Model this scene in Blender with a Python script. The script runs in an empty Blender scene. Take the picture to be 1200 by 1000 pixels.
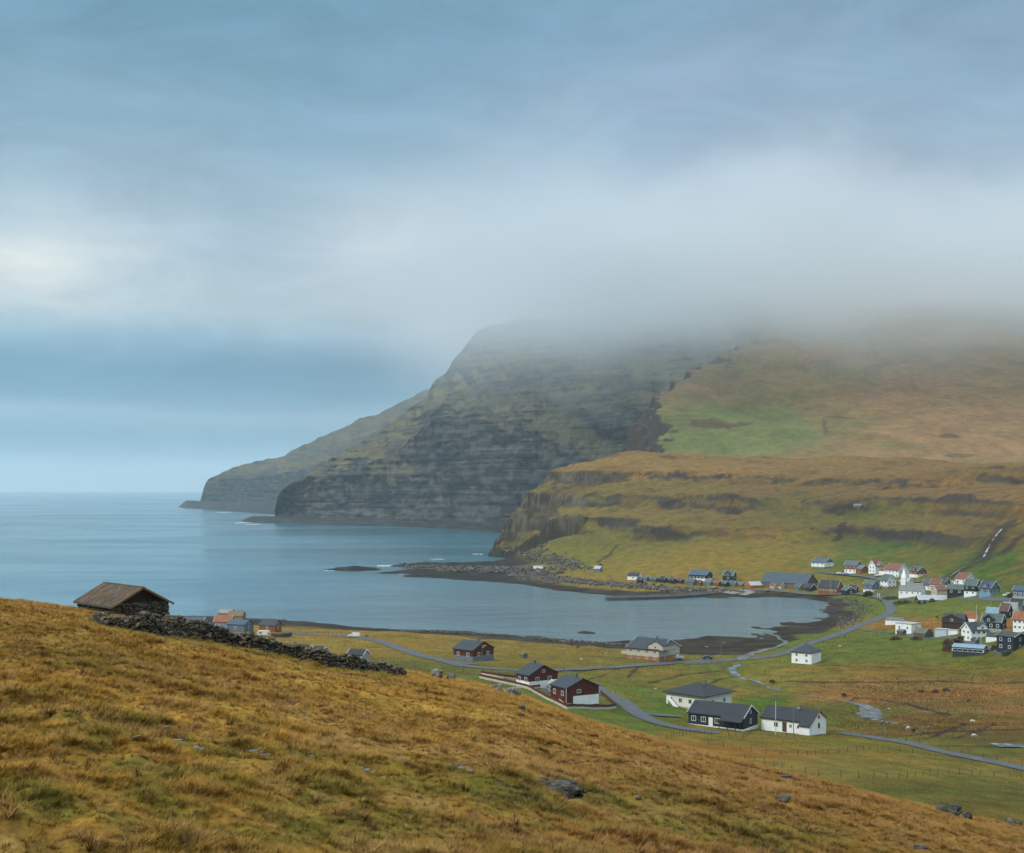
import bpy, bmesh, math, random
import numpy as np
from mathutils import Vector, Matrix
R = math.radians
random.seed(7); rng = np.random.default_rng(7)
C = bpy.context.scene.collection
SC = bpy.context.scene

# ---------------------------------------------------------------- camera
H, F, PX0, PY0 = 70.0, 1500.0, 600.0, 573.0     # eye height above the sea; focal length in photo pixels; vanishing row
cam = bpy.data.cameras.new('camera'); cam.sensor_width = 36; cam.lens = 45.0
cam.shift_y = 73/1200; cam.clip_start = 0.5; cam.clip_end = 60000
co = bpy.data.objects.new('camera', cam); C.objects.link(co)
co.location = (0, 0, H); co.rotation_euler = (R(90), 0, 0)
SC.camera = co

# ---------------------------------------------------------------- light, sky, exposure
SUN_EL, SUN_AZ = R(40), R(-118)      # veiled sun high to the left, a little behind the viewer
SC.view_settings.view_transform = 'Standard'; SC.view_settings.look = 'None'
SC.view_settings.exposure = 0.0; SC.view_settings.gamma = 1.0
SC.cycles.volume_bounces = 6; SC.cycles.max_bounces = 10; SC.cycles.use_denoising = True
SC.cycles.volume_step_rate = 1.0; SC.cycles.volume_max_steps = 128
sl = bpy.data.lights.new('sun', 'SUN'); sl.energy = 2.3; sl.angle = R(10); sl.color = (1.0, 0.94, 0.84)
so = bpy.data.objects.new('sun', sl); C.objects.link(so)
sd = Vector((math.sin(SUN_AZ)*math.cos(SUN_EL), math.cos(SUN_AZ)*math.cos(SUN_EL), math.sin(SUN_EL)))
so.rotation_euler = sd.to_track_quat('Z', 'Y').to_euler()

def srgb(r, g, b, k=1.0):
    f = lambda c: (c/255/12.92 if c/255 <= .04045 else ((c/255+.055)/1.055)**2.4)
    return (f(r)*k, f(g)*k, f(b)*k, 1)

class NT:
    """small helper for building node trees"""
    def __init__(s, tree): s.t = tree; s.n = tree.nodes; s.l = tree.links
    def new(s, ty, **kw):
        n = s.n.new(ty)
        for k, v in kw.items(): setattr(n, k, v)
        return n
    def put(s, sock, v):
        if isinstance(v, bpy.types.NodeSocket): s.l.new(v, sock)
        elif v is not None: sock.default_value = v
    def math(s, op, a, b=None, c=None, clamp=False):
        n = s.new('ShaderNodeMath', operation=op, use_clamp=clamp)
        s.put(n.inputs[0], a); s.put(n.inputs[1], b)
        if c is not None: s.put(n.inputs[2], c)
        return n.outputs[0]
    def mix(s, f, a, b, mode='MIX'):
        n = s.new('ShaderNodeMix', data_type='RGBA', blend_type=mode)
        s.put(n.inputs[0], f); s.put(n.inputs[6], a); s.put(n.inputs[7], b)
        return n.outputs[2]
    def noise(s, vec, scale, detail=4, rough=.55, dist=0.0, out=0):
        n = s.new('ShaderNodeTexNoise'); s.put(n.inputs['Vector'], vec)
        n.inputs['Scale'].default_value = scale; n.inputs['Detail'].default_value = detail
        n.inputs['Roughness'].default_value = rough; n.inputs['Distortion'].default_value = dist
        return n.outputs[out]
    def ramp(s, f, stops, interp='LINEAR'):
        n = s.new('ShaderNodeValToRGB'); n.color_ramp.interpolation = interp
        e = n.color_ramp.elements
        while len(e) < len(stops): e.new(.5)
        for el, (p, c) in zip(e, stops):
            el.position = p; el.color = c if isinstance(c, tuple) else (c, c, c, 1)
        s.put(n.inputs[0], f); return n.outputs[0]
    def maprange(s, v, a, b, c=0.0, d=1.0, smooth=True):
        n = s.new('ShaderNodeMapRange', interpolation_type='SMOOTHSTEP' if smooth else 'LINEAR')
        s.put(n.inputs[0], v)
        for i, x in enumerate((a, b, c, d)): n.inputs[i+1].default_value = x
        return n.outputs[0]
    def scale(s, vec, sx, sy, sz):
        n = s.new('ShaderNodeVectorMath', operation='MULTIPLY'); s.put(n.inputs[0], vec)
        n.inputs[1].default_value = (sx, sy, sz); return n.outputs[0]

def build_world():
    w = bpy.data.worlds.new('World'); SC.world = w; w.use_nodes = True
    t = NT(w.node_tree); t.n.clear()
    out = t.new('ShaderNodeOutputWorld'); bg = t.new('ShaderNodeBackground'); bg.inputs[1].default_value = 0.1
    t.l.new(bg.outputs[0], out.inputs[0])
    sky = t.new('ShaderNodeTexSky', sky_type='NISHITA'); sky.sun_disc = False
    sky.sun_elevation = SUN_EL; sky.sun_rotation = SUN_AZ; sky.altitude = 50
    tc = t.new('ShaderNodeTexCoord'); D = tc.outputs['Generated']
    sp = t.new('ShaderNodeSeparateXYZ'); t.l.new(D, sp.inputs[0])
    el = t.math('ARCSINE', sp.outputs[2]); el = t.math('MULTIPLY', el, 180/math.pi)     # elevation in degrees
    az = t.math('ARCTAN2', sp.outputs[0], sp.outputs[1]); az = t.math('MULTIPLY', az, 180/math.pi)
    # soft stratus: warp the elevation with wide flat noise so that bands are uneven
    flat = t.scale(D, 1, 1, 3.2)
    n1 = t.noise(flat, 1.7, 3, .5); n2 = t.noise(flat, 5.0, 5, .55, .4)
    n3 = t.noise(t.scale(D, 1.2, 1.2, 9), 3.0, 4, .5)
    warp = t.math('ADD', t.math('MULTIPLY', t.math('SUBTRACT', n1, .5), 7.0), t.math('MULTIPLY', t.math('SUBTRACT', n3, .5), 2.2))
    warp = t.math('MULTIPLY', warp, t.maprange(el, 1.0, 7.0, .12, 1.0))
    e2 = t.math('ADD', el, warp)
    k = 1/40
    S = lambda r, g, b: srgb(r, g, b)
    base = t.ramp(t.math('MULTIPLY', e2, k, clamp=True), [
        (0.0, S(186, 205, 214)), (.9*k, S(170, 199, 213)), (1.5*k, S(122, 167, 191)), (2.2*k, S(108, 157, 183)),
        (3.2*k, S(148, 184, 203)), (4.0*k, S(108, 156, 182)), (5.6*k, S(100, 148, 176)),
        (7.2*k, S(146, 180, 200)), (8.6*k, S(180, 201, 211)), (11.5*k, S(166, 192, 208)), (15.0*k, S(142, 178, 199)),
        (20*k, S(112, 156, 181)), (26*k, S(122, 164, 187)), (40*k, S(215, 224, 230))])
    # bright opening low on the left, pale patch above the headland
    def blob(a0, e0, sa, se):
        da = t.math('DIVIDE', t.math('SUBTRACT', az, a0), sa); de = t.math('DIVIDE', t.math('SUBTRACT', el, e0), se)
        r2 = t.math('ADD', t.math('MULTIPLY', da, da), t.math('MULTIPLY', de, de))
        return t.math('EXPONENT', t.math('MULTIPLY', r2, -1.0))
    soft = t.maprange(n2, .25, .7, .45, 1.15)
    b1 = t.math('MULTIPLY', blob(-22.5, 9.6, 7.5, 2.1), soft)
    b2 = t.math('MULTIPLY', blob(-4.8, 10.4, 5.0, 2.4), soft)
    b3 = t.math('MULTIPLY', blob(-16, 12.5, 8, 2.5), soft)
    c = t.mix(t.math('MULTIPLY', b1, 1.0, clamp=True), base, S(228, 233, 228))
    c = t.mix(t.math('MULTIPLY', b2, 1.0, clamp=True), c, S(214, 223, 227))
    c = t.mix(t.math('MULTIPLY', b3, .35, clamp=True), c, S(190, 208, 220))
    bl = t.math('MULTIPLY', blob(15, 13, 15, 8.5), soft)
    c = t.mix(t.math('MULTIPLY', bl, .9, clamp=True), c, S(152, 170, 194))
    # billow texture of the cloud base
    bil = t.maprange(t.noise(flat, 7, 8, .62, .8), .3, .7, .90, 1.09)
    wide = t.maprange(t.noise(t.scale(D, 1, 1, 2.2), 2.6, 3, .5), .3, .7, .90, 1.10)
    mul = t.math('MULTIPLY', bil, wide)
    mul = t.math('MULTIPLY', mul, t.maprange(el, 30, 58, 1.0, 2.7))       # an overcast sky is brightest overhead
    cm = t.new('ShaderNodeVectorMath', operation='SCALE'); t.l.new(c, cm.inputs[0]); t.l.new(mul, cm.inputs[3])
    cl = t.new('ShaderNodeVectorMath', operation='SCALE'); t.l.new(cm.outputs[0], cl.inputs[0]); cl.inputs[3].default_value = 10.0
    fin = t.mix(.94, sky.outputs[0], cl.outputs[0])
    t.l.new(fin, bg.inputs[0])
build_world()

# ---------------------------------------------------------------- noise in numpy
def _hash(ix, iy, seed):
    h = (ix.astype(np.int64)*374761393 + iy.astype(np.int64)*668265263 + seed*974634777) & 0xffffffff
    h = ((h ^ (h >> 13))*1274126177) & 0xffffffff
    return ((h ^ (h >> 16)) & 0xffff)/32767.5 - 1.0
def vnoise(x, y, seed=0):
    ix = np.floor(x); iy = np.floor(y); fx = x-ix; fy = y-iy
    fx = fx*fx*fx*(fx*(fx*6-15)+10); fy = fy*fy*fy*(fy*(fy*6-15)+10)
    a = _hash(ix, iy, seed); b = _hash(ix+1, iy, seed); c = _hash(ix, iy+1, seed); d = _hash(ix+1, iy+1, seed)
    return (a*(1-fx)+b*fx)*(1-fy)+(c*(1-fx)+d*fx)*fy
def fbm(x, y, o=4, seed=0, g=.5):
    x = np.asarray(x, float); y = np.asarray(y, float)
    s = 0; a = 1; n = 0
    for i in range(o):
        s = s + a*vnoise(x*(2.03**i)+i*17.3, y*(2.03**i)-i*9.7, seed+i); n += a; a *= g
    return s/n
def ridge(x, y, o=4, seed=0):
    x = np.asarray(x, float); y = np.asarray(y, float)
    s = 0; a = 1; n = 0
    for i in range(o):
        s = s + a*(1-2*np.abs(vnoise(x*(2.1**i)+i*7.3, y*(2.1**i), seed+i))); n += a; a *= .5
    return s/n
def sstep(a, b, x):
    t = np.clip((x-a)/(b-a), 0, 1); return t*t*(3-2*t)
def pchip(xs, ys, x):
    """smooth monotone interpolation"""
    xs = np.asarray(xs, float); ys = np.asarray(ys, float); x = np.clip(x, xs[0], xs[-1])
    h = np.diff(xs); d = np.diff(ys)/h; m = np.zeros(len(xs))
    m[0] = d[0]; m[-1] = d[-1]
    for i in range(1, len(xs)-1):
        m[i] = 0 if d[i-1]*d[i] <= 0 else 2*d[i-1]*d[i]/(d[i-1]+d[i])
    i = np.clip(np.searchsorted(xs, x)-1, 0, len(h)-1)
    t = (x-xs[i])/h[i]
    return ((2*t**3-3*t**2+1)*ys[i]+(t**3-2*t**2+t)*h[i]*m[i]+(-2*t**3+3*t**2)*ys[i+1]+(t**3-t**2)*h[i]*m[i+1])

# ---------------------------------------------------------------- terrain functions (world metres; X right, Y away, Z up)
def U(px, py, z):
    Y = (H-z)*F/(py-PY0); return ((px-PX0)/F*Y, Y, z)
def UY(px, py, Y): return ((px-PX0)/F*Y, Y, H-(py-PY0)*Y/F)

CREST = np.array([(-500,645),(-200,684),(0,702),(60,709),(110,717),(160,725),(200,734),(300,752),(400,771),(470,785),(540,797),(600,812),
                  (640,827),(690,845),(733,856),(792,872),(850,887),(967,918),(1083,947),(1194,972),(1350,1008),(1700,1080)], float)
def hill_z(X, Y, detail=True):
    """the near hillside the camera stands on: falls to the right and drops over a crest"""
    X = np.asarray(X, float); Y = np.maximum(np.asarray(Y, float), .5)
    px = PX0+F*X/np.maximum(Y, 6)
    Cp = (pchip(CREST[:,0], CREST[:,1], px)-PY0)/F
    Yc = pchip([-500,0,100,200,470,600,850,1194,1700], [120,112,108,110,128,120,95,76,70], px)
    a = 3.5
    z = H-(a+(Cp-2*a/Yc)*Y+a*Y*Y/Yc**2)
    if detail:
        w = sstep(4, 14, Y)
        w = w*(1-.55*sstep(50, 90, Y)); z = z-.12*sstep(50, 90, Y)+w*(.24*fbm(X/5.5, Y/5.5, 3, 5)+.20*fbm(X/1.1, Y/1.3, 3, 9)+.12*fbm(X/.4, Y/.4, 2, 19))
        z = z-w*.15*sstep(.35, .75, fbm(X/2.6, Y/2.0, 2, 33))
    return z

VAL = [  # photo column, photo row, height of the ground there -> where on the ground that is
 # near shore of the bay and sea floor
 (100,720,-.5),(200,722,0),(260,724,0),(330,728,0),(400,733,0),(460,738,0),(520,739.5,0),(560,742,0),(610,746,0),(660,750,0),(720,755,.1),
 (770,757,.3),(800,762,.6),(830,768,1.0),(860,768,1.0),(780,750,-.3),(830,748,.15),(880,742,.2),(920,745,.9),(900,755,.9),(960,735,1.0),(990,722,.9),(930,728,-.1),(960,715,-.2),
 (985,708,.6),(950,701,.2),(900,698,.5),(870,699,.7),(920,712,-.5),(850,712,-1.2),(800,702,-.6),(760,699,.3),(712,697,.1),(640,690,0),(560,681,0),(500,677,0),(470,672,0),(440,667,-1.6),
 (700,725,-4),(500,700,-6),(600,710,-5),(300,690,-8),(400,705,-6),(800,730,-2),(200,660,-9),(400,650,-8),(100,690,-9),(300,650,-9),(480,655,-3),
 (500,660,1.0),(540,668,2.0),(600,672,3.0),(530,655,0),(570,655,3),(620,660,6),(600,655,5),
 # fields between the near shore and the hill
 (330,745,6),(250,740,4),(180,740,3),(420,749,7),(480,768,11),(540,781,14),(560,775,12),(600,787,15),(620,770,9),(640,806,18),(673,826,19),(700,806,14),(740,835,14),(790,853,13),(680,783,11),
 (470,745,4),(540,752,4),(620,757,4),(700,762,3.6),(767,775,5),(700,778,8),(820,772,4.2),(870,774,3.6),(845,857,13),(930,862,12),(820,838,11),(780,800,9),(830,800,6.5),
 (880,790,3.5),(930,805,4),(975,815,5),(1020,832,6),(944,779,5),(900,775,4),(1200,780,8),(1050,780,6),(1200,830,8),(1100,830,7.5),(1100,860,9),(1060,872,10),(1200,903,11),(1200,875,9),(980,862,11),
 (1000,882,15),(880,880,16),(800,885,19),(1200,940,17),(1050,920,20),(950,905,20),(1350,950,16),(1350,850,10),(1350,790,11),
 # village flat and road
 (870,686,4),(905,689,4.2),(960,690,4.5),(1000,697,4.4),(1030,705,4.2),(1045,718,4.2),(1020,734,4),(965,752,4),(910,768,4),(1000,745,4.5),(980,765,4.5),
 (820,686,4),(780,685,4),(740,683,4.5),(700,676,5),(640,676,3),(620,667,6),(700,668,8),(1068,699,9),(1100,705,8),(1050,742,5),(1100,738,6),(1100,720,7),
 (1130,695,13),(1150,762,9),(1195,770,10),(1195,738,16),(1140,735,10),(1190,716,16),(1190,698,19),(1060,760,6),(1300,720,25),(1350,700,34),
 # hillside behind the village
 ]
VALY = [ (960,668,905),(1010,670,860),(1040,674,830),(1085,676,800),(1110,672,800),(1140,690,745),(1190,680,735),(1190,650,775),(1190,600,860),(1190,573,950),(1190,552,1120),
 (1100,650,880),(1100,610,980),(1100,580,1080),(1100,552,1240),(1000,650,950),(1000,610,1060),(1000,578,1150),(1000,550,1270),(1000,540,1400),(900,675,900),(900,650,970),(900,610,1090),(900,575,1190),(900,548,1300),(900,538,1420),
 (800,674,920),(800,645,1010),(800,605,1130),(800,570,1240),(800,545,1340),(800,536,1430),(700,664,1010),(700,625,1150),(700,590,1250),(700,555,1340),(700,538,1420),(740,535,1440),
 (650,650,1130),(650,610,1260),(650,570,1350),(620,582,1360),(605,592,1345),(600,620,1330),(600,640,1320),(665,548,1390),(1350,560,950),(1350,620,760),(1350,530,1200),(1190,542,1400),
 (1000,541,1600),(700,545,1600),(1200,548,1650),(850,545,1600)]
P3 = np.array([U(*p) for p in VAL]+[UY(*p) for p in VALY])
def _phi(r2): return .5*r2*np.log(r2+1e-9)
_sc = 300.0
def tps_fit(P, val, lam=2e-4):
    n = len(P); r2 = ((P[:,None,:]-P[None,:,:])**2).sum(-1)
    K = _phi(r2)+np.eye(n)*lam
    A = np.zeros((n+3, n+3)); A[:n,:n] = K; A[:n,n] = 1; A[:n,n+1:] = P; A[n,:n] = 1; A[n+1:,:n] = P.T
    return np.linalg.solve(A, np.concatenate([val, np.zeros(3)]))
_W = tps_fit(P3[:,:2]/_sc, P3[:,2], 3e-3)
def tps(X, Y):
    sh = np.shape(X); x = np.ravel(X)/_sc; y = np.ravel(Y)/_sc; out = np.empty(len(x)); P = P3[:,:2]/_sc; n = len(P)
    for i in range(0, len(x), 40000):
        xx = x[i:i+40000]; yy = y[i:i+40000]
        r2 = (xx[:,None]-P[None,:,0])**2+(yy[:,None]-P[None,:,1])**2
        out[i:i+40000] = _phi(r2)@_W[:n]+_W[n]+_W[n+1]*xx+_W[n+2]*yy
    return out.reshape(sh)
# steep sea cliff on the left end and the back of the bluff: distance inside this line limits the height
COAST = np.array([(-60,1318),(-35,1290),(-20,1268),(8,1250),(20,1290),(20,1290)], float)
def seg_sd(X, Y, pts):
    """signed distance to an open polyline, positive on its right"""
    best = np.full(np.shape(X), 1e9); sg = np.ones(np.shape(X))
    for (ax, ay), (bx, by) in zip(pts[:-1], pts[1:]):
        dx, dy = bx-ax, by-ay; L2 = dx*dx+dy*dy+1e-9
        t = np.clip(((X-ax)*dx+(Y-ay)*dy)/L2, 0, 1)
        d = np.hypot(X-ax-t*dx, Y-ay-t*dy); s = np.sign((X-ax)*dy-(Y-ay)*dx)
        m = d < best-1e-6; best = np.where(m, d, best); sg = np.where(m, s, sg)
    return best*sg
NOSE = [(60,1218),(30,1262),(5,1292),(-16,1318),(-18,1345),(-8,1375),(20,1420),(80,1500),(150,1620),(260,1800)]
def val_z(X, Y, detail=True):
    X = np.asarray(X, float); Y = np.asarray(Y, float)
    z = tps(X, Y)
    z = np.where(Y > 1620, z+(Y-1620)*.05, z)
    z = np.minimum(z, 125)
    hill = sstep(14, 34, z)*sstep(700, 950, Y)
    sd = -seg_sd(X, Y, NOSE[::-1])
    m = sstep(1180, 1240, Y)
    n = fbm(X/22, Y/22, 5, 3)+.5*ridge(X/9, Y/9, 3, 7)
    lim = 2.5+np.maximum((sd+8*n+4*fbm(X/7, Y/7, 3, 31))*2.1, (sd*.25)-2)
    z = np.where((Y > 1200), z*(1-m)+m*np.minimum(z, np.maximum(lim, -9)), z)
    if detail:
        # basalt benches
        zz = z+5*fbm(X/140, Y/90, 3, 21)
        per = 23.0; ph = (zz/per) % 1.0
        st = (sstep(.30, .62, ph)-ph)*per*.68
        z = z+hill*st*(.75+.5*fbm(X/60, Y/60, 2, 8))
        z = z+hill*(3.2*fbm(X/45, Y/30, 5, 12)+.9*ridge(X/14, Y/14, 3, 41))
        land = sstep(.3, 3.5, z)
        z = z+(1-hill)*land*(.55*fbm(X/38, Y/38, 3, 4)+.22*fbm(X/8, Y/8, 3, 14))
        z = z+sstep(2.6, 1.2, z)*sstep(-3, .2, z)*sstep(980, 900, Y)*sstep(60, 120, X)*(.9*fbm(X/12, Y/18, 5, 77)-.2)
        z = z+(1-hill)*(1-land)*sstep(-3, .2, z)*(.45*fbm(X/14, Y/14, 4, 78)+.1)
        # rocky point and skerries beyond the bay
        rk = sstep(985, 1040, Y)*sstep(8, 1, z)*sstep(-3.0, -.2, z)
        z = z+rk*(2.4*fbm(X/26, Y/20, 5, 61)+.3)
        for (cx, cy, rx, ry, hh) in SKERRY:
            q = ((X-cx)/rx)**2+((Y-cy)/ry)**2
            z = np.maximum(z, hh*(1-q)+1.3*fbm(X/9, Y/9, 4, 88)-.2)
    return z
def sk(px, py, w, ry, hh):
    x, y, _ = U(px, py, 0); return (x, y, w/2*y/F, ry, hh)
SKERRY = [sk(416,667.6,66,20,3.2), sk(688,742,24,3,.3), sk(655,742,20,3,.4)]

def ray_ground(px, py, f, y0, y1):
    Y = np.exp(np.linspace(math.log(y0), math.log(y1), 1400)); X = (px-PX0)/F*Y
    d = f(X, Y)-(H-(py-PY0)*Y/F)
    k = np.nonzero(d > 0)[0]
    if len(k) == 0: k = [int(np.argmax(d))]
    i = int(k[0]); return (float(X[i]), float(Y[i]), float(f(X[i:i+1], Y[i:i+1])[0]))
def V(px, py): return ray_ground(px, py, val_z, 170, 1500)
def G(px, py): return ray_ground(px, py, hill_z, 8, 135)

# ---------------------------------------------------------------- object helpers
def tag(o, label=None, cat=None, group=None, kind=None):
    if label: o['label'] = label
    if cat: o['category'] = cat
    if group: o['group'] = group
    if kind: o['kind'] = kind
    return o
def mesh_np(name, verts, quads, mats, smooth=True, parent=None, color=None, attr='tint'):
    me = bpy.data.meshes.new(name); verts = np.asarray(verts, np.float32); quads = np.asarray(quads, np.int32)
    k = quads.shape[1]
    me.vertices.add(len(verts)); me.vertices.foreach_set('co', verts.ravel())
    me.loops.add(quads.size); me.loops.foreach_set('vertex_index', quads.ravel())
    me.polygons.add(len(quads)); me.polygons.foreach_set('loop_start', np.arange(0, quads.size, k, dtype=np.int32))
    me.polygons.foreach_set('use_smooth', np.full(len(quads), smooth))
    if color is not None:
        c = np.ones((len(verts), 4), np.float32); c[:,:3] = color
        me.attributes.new(attr, 'FLOAT_COLOR', 'POINT').data.foreach_set('color', c.ravel())
    me.update(calc_edges=True); me.validate()
    for m in (mats if isinstance(mats, (list, tuple)) else [mats]): me.materials.append(m)
    o = bpy.data.objects.new(name, me); C.objects.link(o); o.parent = parent
    return o
def grid_quads(nr, nc):
    i = np.arange(nr*nc).reshape(nr, nc)
    return np.stack([i[:-1,:-1].ravel(), i[:-1,1:].ravel(), i[1:,1:].ravel(), i[1:,:-1].ravel()], 1)
def slope_of(X, Y, Z):
    """unit normal z on a grid of points"""
    P = np.stack([X, Y, Z], -1); a = np.gradient(P, axis=0); b = np.gradient(P, axis=1)
    n = np.cross(a, b); return np.abs(n[...,2])/(np.linalg.norm(n, axis=-1)+1e-9)
def lin(r, g, b, k=1.0): return np.array(srgb(r, g, b, k)[:3])
def project(X, Y, Z): return PX0+F*X/Y, PY0+F*(H-Z)/Y

# ---------------------------------------------------------------- terrain materials
def principled(name, rough=.9, spec=.3):
    m = bpy.data.materials.new(name); m.use_nodes = True; t = NT(m.node_tree)
    b = t.n['Principled BSDF']; b.inputs['Roughness'].default_value = rough; b.inputs['Specular IOR Level'].default_value = spec
    return m, t, b
def bump(t, b, h, strength, dist):
    n = t.new('ShaderNodeBump'); n.inputs['Strength'].default_value = strength; n.inputs['Distance'].default_value = dist
    t.put(n.inputs['Height'], h); t.l.new(n.outputs[0], b.inputs['Normal'])
def m_ground(name, s1, s2, bd, lo=.72, hi=1.28):
    m, t, b = principled(name, .95, .15)
    a = t.new('ShaderNodeAttribute', attribute_name='tint'); g = t.new('ShaderNodeNewGeometry'); p = g.outputs['Position']
    n1 = t.noise(p, s1, 6, .62); n2 = t.noise(p, s2, 5, .7)
    v = t.math('MULTIPLY', t.maprange(n1, .3, .7, lo, hi), t.maprange(n2, .3, .7, lo, hi))
    hue = t.mix(t.maprange(t.noise(p, s1*.6, 4, .6), .42, .66, 0, .45), (1, 1, 1, 1), (.78, 1.04, .8, 1))
    c = t.mix(1.0, a.outputs['Color'], hue, 'MULTIPLY')
    cm = t.new('ShaderNodeVectorMath', operation='SCALE'); t.l.new(c, cm.inputs[0]); t.l.new(v, cm.inputs[3])
    t.l.new(cm.outputs[0], b.inputs['Base Color'])
    bump(t, b, t.math('ADD', n1, t.math('MULTIPLY', n2, .5)), .7, bd)
    return m
M_HILL = m_ground('hillside_turf', 1.2, 9.0, .12)
M_VAL = m_ground('valley_turf', .16, 1.3, .35, .74, 1.26)
M_CLIFF = m_ground('basalt_cliff', .05, .28, 5.0, .66, 1.34)
M_SLOPE = m_ground('mountain_grass', .02, .09, 4.0, .80, 1.2)

HILLK = np.array([.66, .67, .64]); VALK = np.array([.72, .63, .48]); MTK = .73
# ---------------------------------------------------------------- near hillside
def patchcolor(px, py, knots, base_w=0.0):
    """albedo from a few known patches, blended by distance"""
    num = 0; den = 1e-9
    for (kx, ky, sx, sy, col) in knots:
        w = np.exp(-((px-kx)/sx)**2-((py-ky)/sy)**2)+1e-7/(1+((px-kx)/sx)**2+((py-ky)/sy)**2)
        num = num+w[...,None]*col; den = den+w
    return num/den[...,None]
def hill_color(X, Y, Z):
    px, py = project(X, Y, Z)
    n1 = fbm(X/6, Y/6, 4, 51); n2 = fbm(X/2.0, Y/2.6, 4, 52); n3 = fbm(X/.7, Y/.9, 3, 53)
    gold = lin(178,136,58); ochre = lin(158,116,48); brown = lin(132,92,50); green = lin(118,112,38); dgreen = lin(100,98,36); peat = lin(78,60,36); straw = lin(176,140,88)
    t = sstep(-.5, .6, n1+.35*n2)[...,None]
    c = ochre*(1-t)+gold*t
    lowr = sstep(830, 960, py+.0*px); rightb = sstep(350, 750, px)*sstep(790, 900, py)
    t = np.clip(.55*rightb+.35*lowr*sstep(-.3, .4, n2), 0, .8)[...,None]; c = c*(1-t)+brown*t
    t = (sstep(.05, .55, n2)*.55)[...,None]; c = c*(1-t)+straw*t
    gz = .75*np.exp(-((px-150)/260)**2-((py-930)/75)**2)+.8*np.exp(-((px-520)/260)**2-((py-950)/50)**2)+.6*np.exp(-((px-820)/200)**2-((py-985)/30)**2)+.35*np.exp(-((px-60)/160)**2-((py-790)/60)**2)
    t = (np.clip(sstep(-.25, .3, -n1+.5*n3)*gz+.22*sstep(.1, .5, -n2), 0, .7))[...,None]; c = c*(1-t)+green*t
    t = (np.clip(sstep(.25, .6, -n2-.4*n1)*sstep(.2, .7, gz+.1), 0, .6))[...,None]; c = c*(1-t)+dgreen*t
    t = (sstep(.42, .62, -n2)*sstep(840, 900, py)*.45)[...,None]; c = c*(1-t)+peat*t
    wl = np.interp(px, [100,130,190,263,300,375,468], [728,736,748,759,767,783,797])   # greener strip under the dry stone wall
    t = (np.exp(-((py-wl)/5)**2)*sstep(90,130,px)*sstep(480,450,px)*.55)[...,None]; c = c*(1-t)+green*t
    return c
def build_hillside():
    pxs = np.arange(-420, 1640, 2.0); Ys = np.concatenate([[1.5, 2.5, 4], np.exp(np.linspace(math.log(5), math.log(420), 760))])
    U_, Y = np.meshgrid((pxs-PX0)/F, Ys); X = U_*Y
    X = X+(0)
    Z = hill_z(X, Y); Zv = val_z(X, np.maximum(Y, 150), False)
    Z = np.where(Y > 150, np.maximum(Z, np.minimum(Zv, 60)-6), Z)
    c = hill_color(X, Y, Z)*HILLK
    tag(mesh_np('hillside', np.stack([X, Y, Z], -1).reshape(-1, 3), grid_quads(*X.shape), M_HILL, color=c.reshape(-1, 3)), kind='structure')
build_hillside()

# ---------------------------------------------------------------- valley, village flat and benched hillside behind
FIELDS = [  # photo column, row, half sizes, colour
 (400,742,80,8,lin(140,118,52)),(500,750,60,10,lin(134,114,50)),(620,762,90,12,lin(126,112,46)),(600,800,60,12,lin(100,104,40)),(500,786,60,7,lin(96,96,44)),
 (740,790,60,12,lin(112,108,42)),(700,835,40,14,lin(92,106,38)),(760,820,50,12,lin(88,110,36)),(840,810,50,18,lin(112,110,44)),(840,790,40,8,lin(96,106,40)),
 (790,828,20,7,lin(66,102,30)),(890,822,22,8,lin(66,100,30)),(930,795,60,8,lin(122,112,48)),(1000,805,40,7,lin(132,104,58)),(1100,808,90,10,lin(140,106,62)),(1120,825,70,8,lin(130,100,56)),
 (1050,790,90,7,lin(118,98,38)),(1150,793,70,6,lin(112,94,36)),(1060,774,70,7,lin(98,104,36)),(1180,775,40,6,lin(88,98,32)),(1000,765,40,8,lin(86,104,34)),(1040,755,40,6,lin(88,104,34)),
 (1080,716,50,7,lin(96,112,40)),(1090,728,40,4,lin(136,102,48)),(1170,680,30,7,lin(74,96,34)),(1120,702,50,4,lin(92,108,38)),(985,678,60,6,lin(108,108,44)),(1000,660,50,8,lin(74,98,38)),
 (1040,645,50,12,lin(70,96,36)),(1080,650,30,8,lin(104,98,44)),(1180,655,30,12,lin(72,92,36)),(1150,700,30,4,lin(84,104,36)),
 (950,850,50,8,lin(96,102,38)),(1080,850,90,9,lin(104,84,40)),(1170,862,40,6,lin(96,82,40)),(1020,838,40,8,lin(92,92,40)),(1000,875,70,8,lin(112,106,38)),(1180,890,50,8,lin(96,94,34)),
 (880,880,60,9,lin(132,100,38)),(960,905,90,10,lin(120,110,50)),(1120,905,70,10,lin(114,106,46)),(1100,930,120,12,lin(92,88,34)),(860,865,40,5,lin(118,108,42)),(700,770,60,8,lin(118,108,44)),
 (860,650,100,14,lin(128,112,44)),(780,665,60,8,lin(134,116,46)),(700,655,50,10,lin(108,108,42)),(660,674,50,6,lin(126,112,44)),(740,635,60,12,lin(100,100,42)),(900,672,60,8,lin(116,108,46)),
 (700,605,80,14,lin(122,110,52)),(850,600,100,18,lin(118,102,52)),(640,600,30,16,lin(130,114,56)),(760,590,60,12,lin(118,104,52)),(950,600,60,14,lin(94,92,42)),(1010,600,40,12,lin(88,94,40)),
 (1000,570,110,16,lin(116,94,54)),(750,545,110,10,lin(142,114,64)),(950,548,120,9,lin(138,110,64)),(1120,560,90,20,lin(126,98,58)),(1150,610,60,16,lin(106,90,50)),(1060,615,50,10,lin(112,100,50)),(1180,632,40,10,lin(104,92,46)),
]
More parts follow.
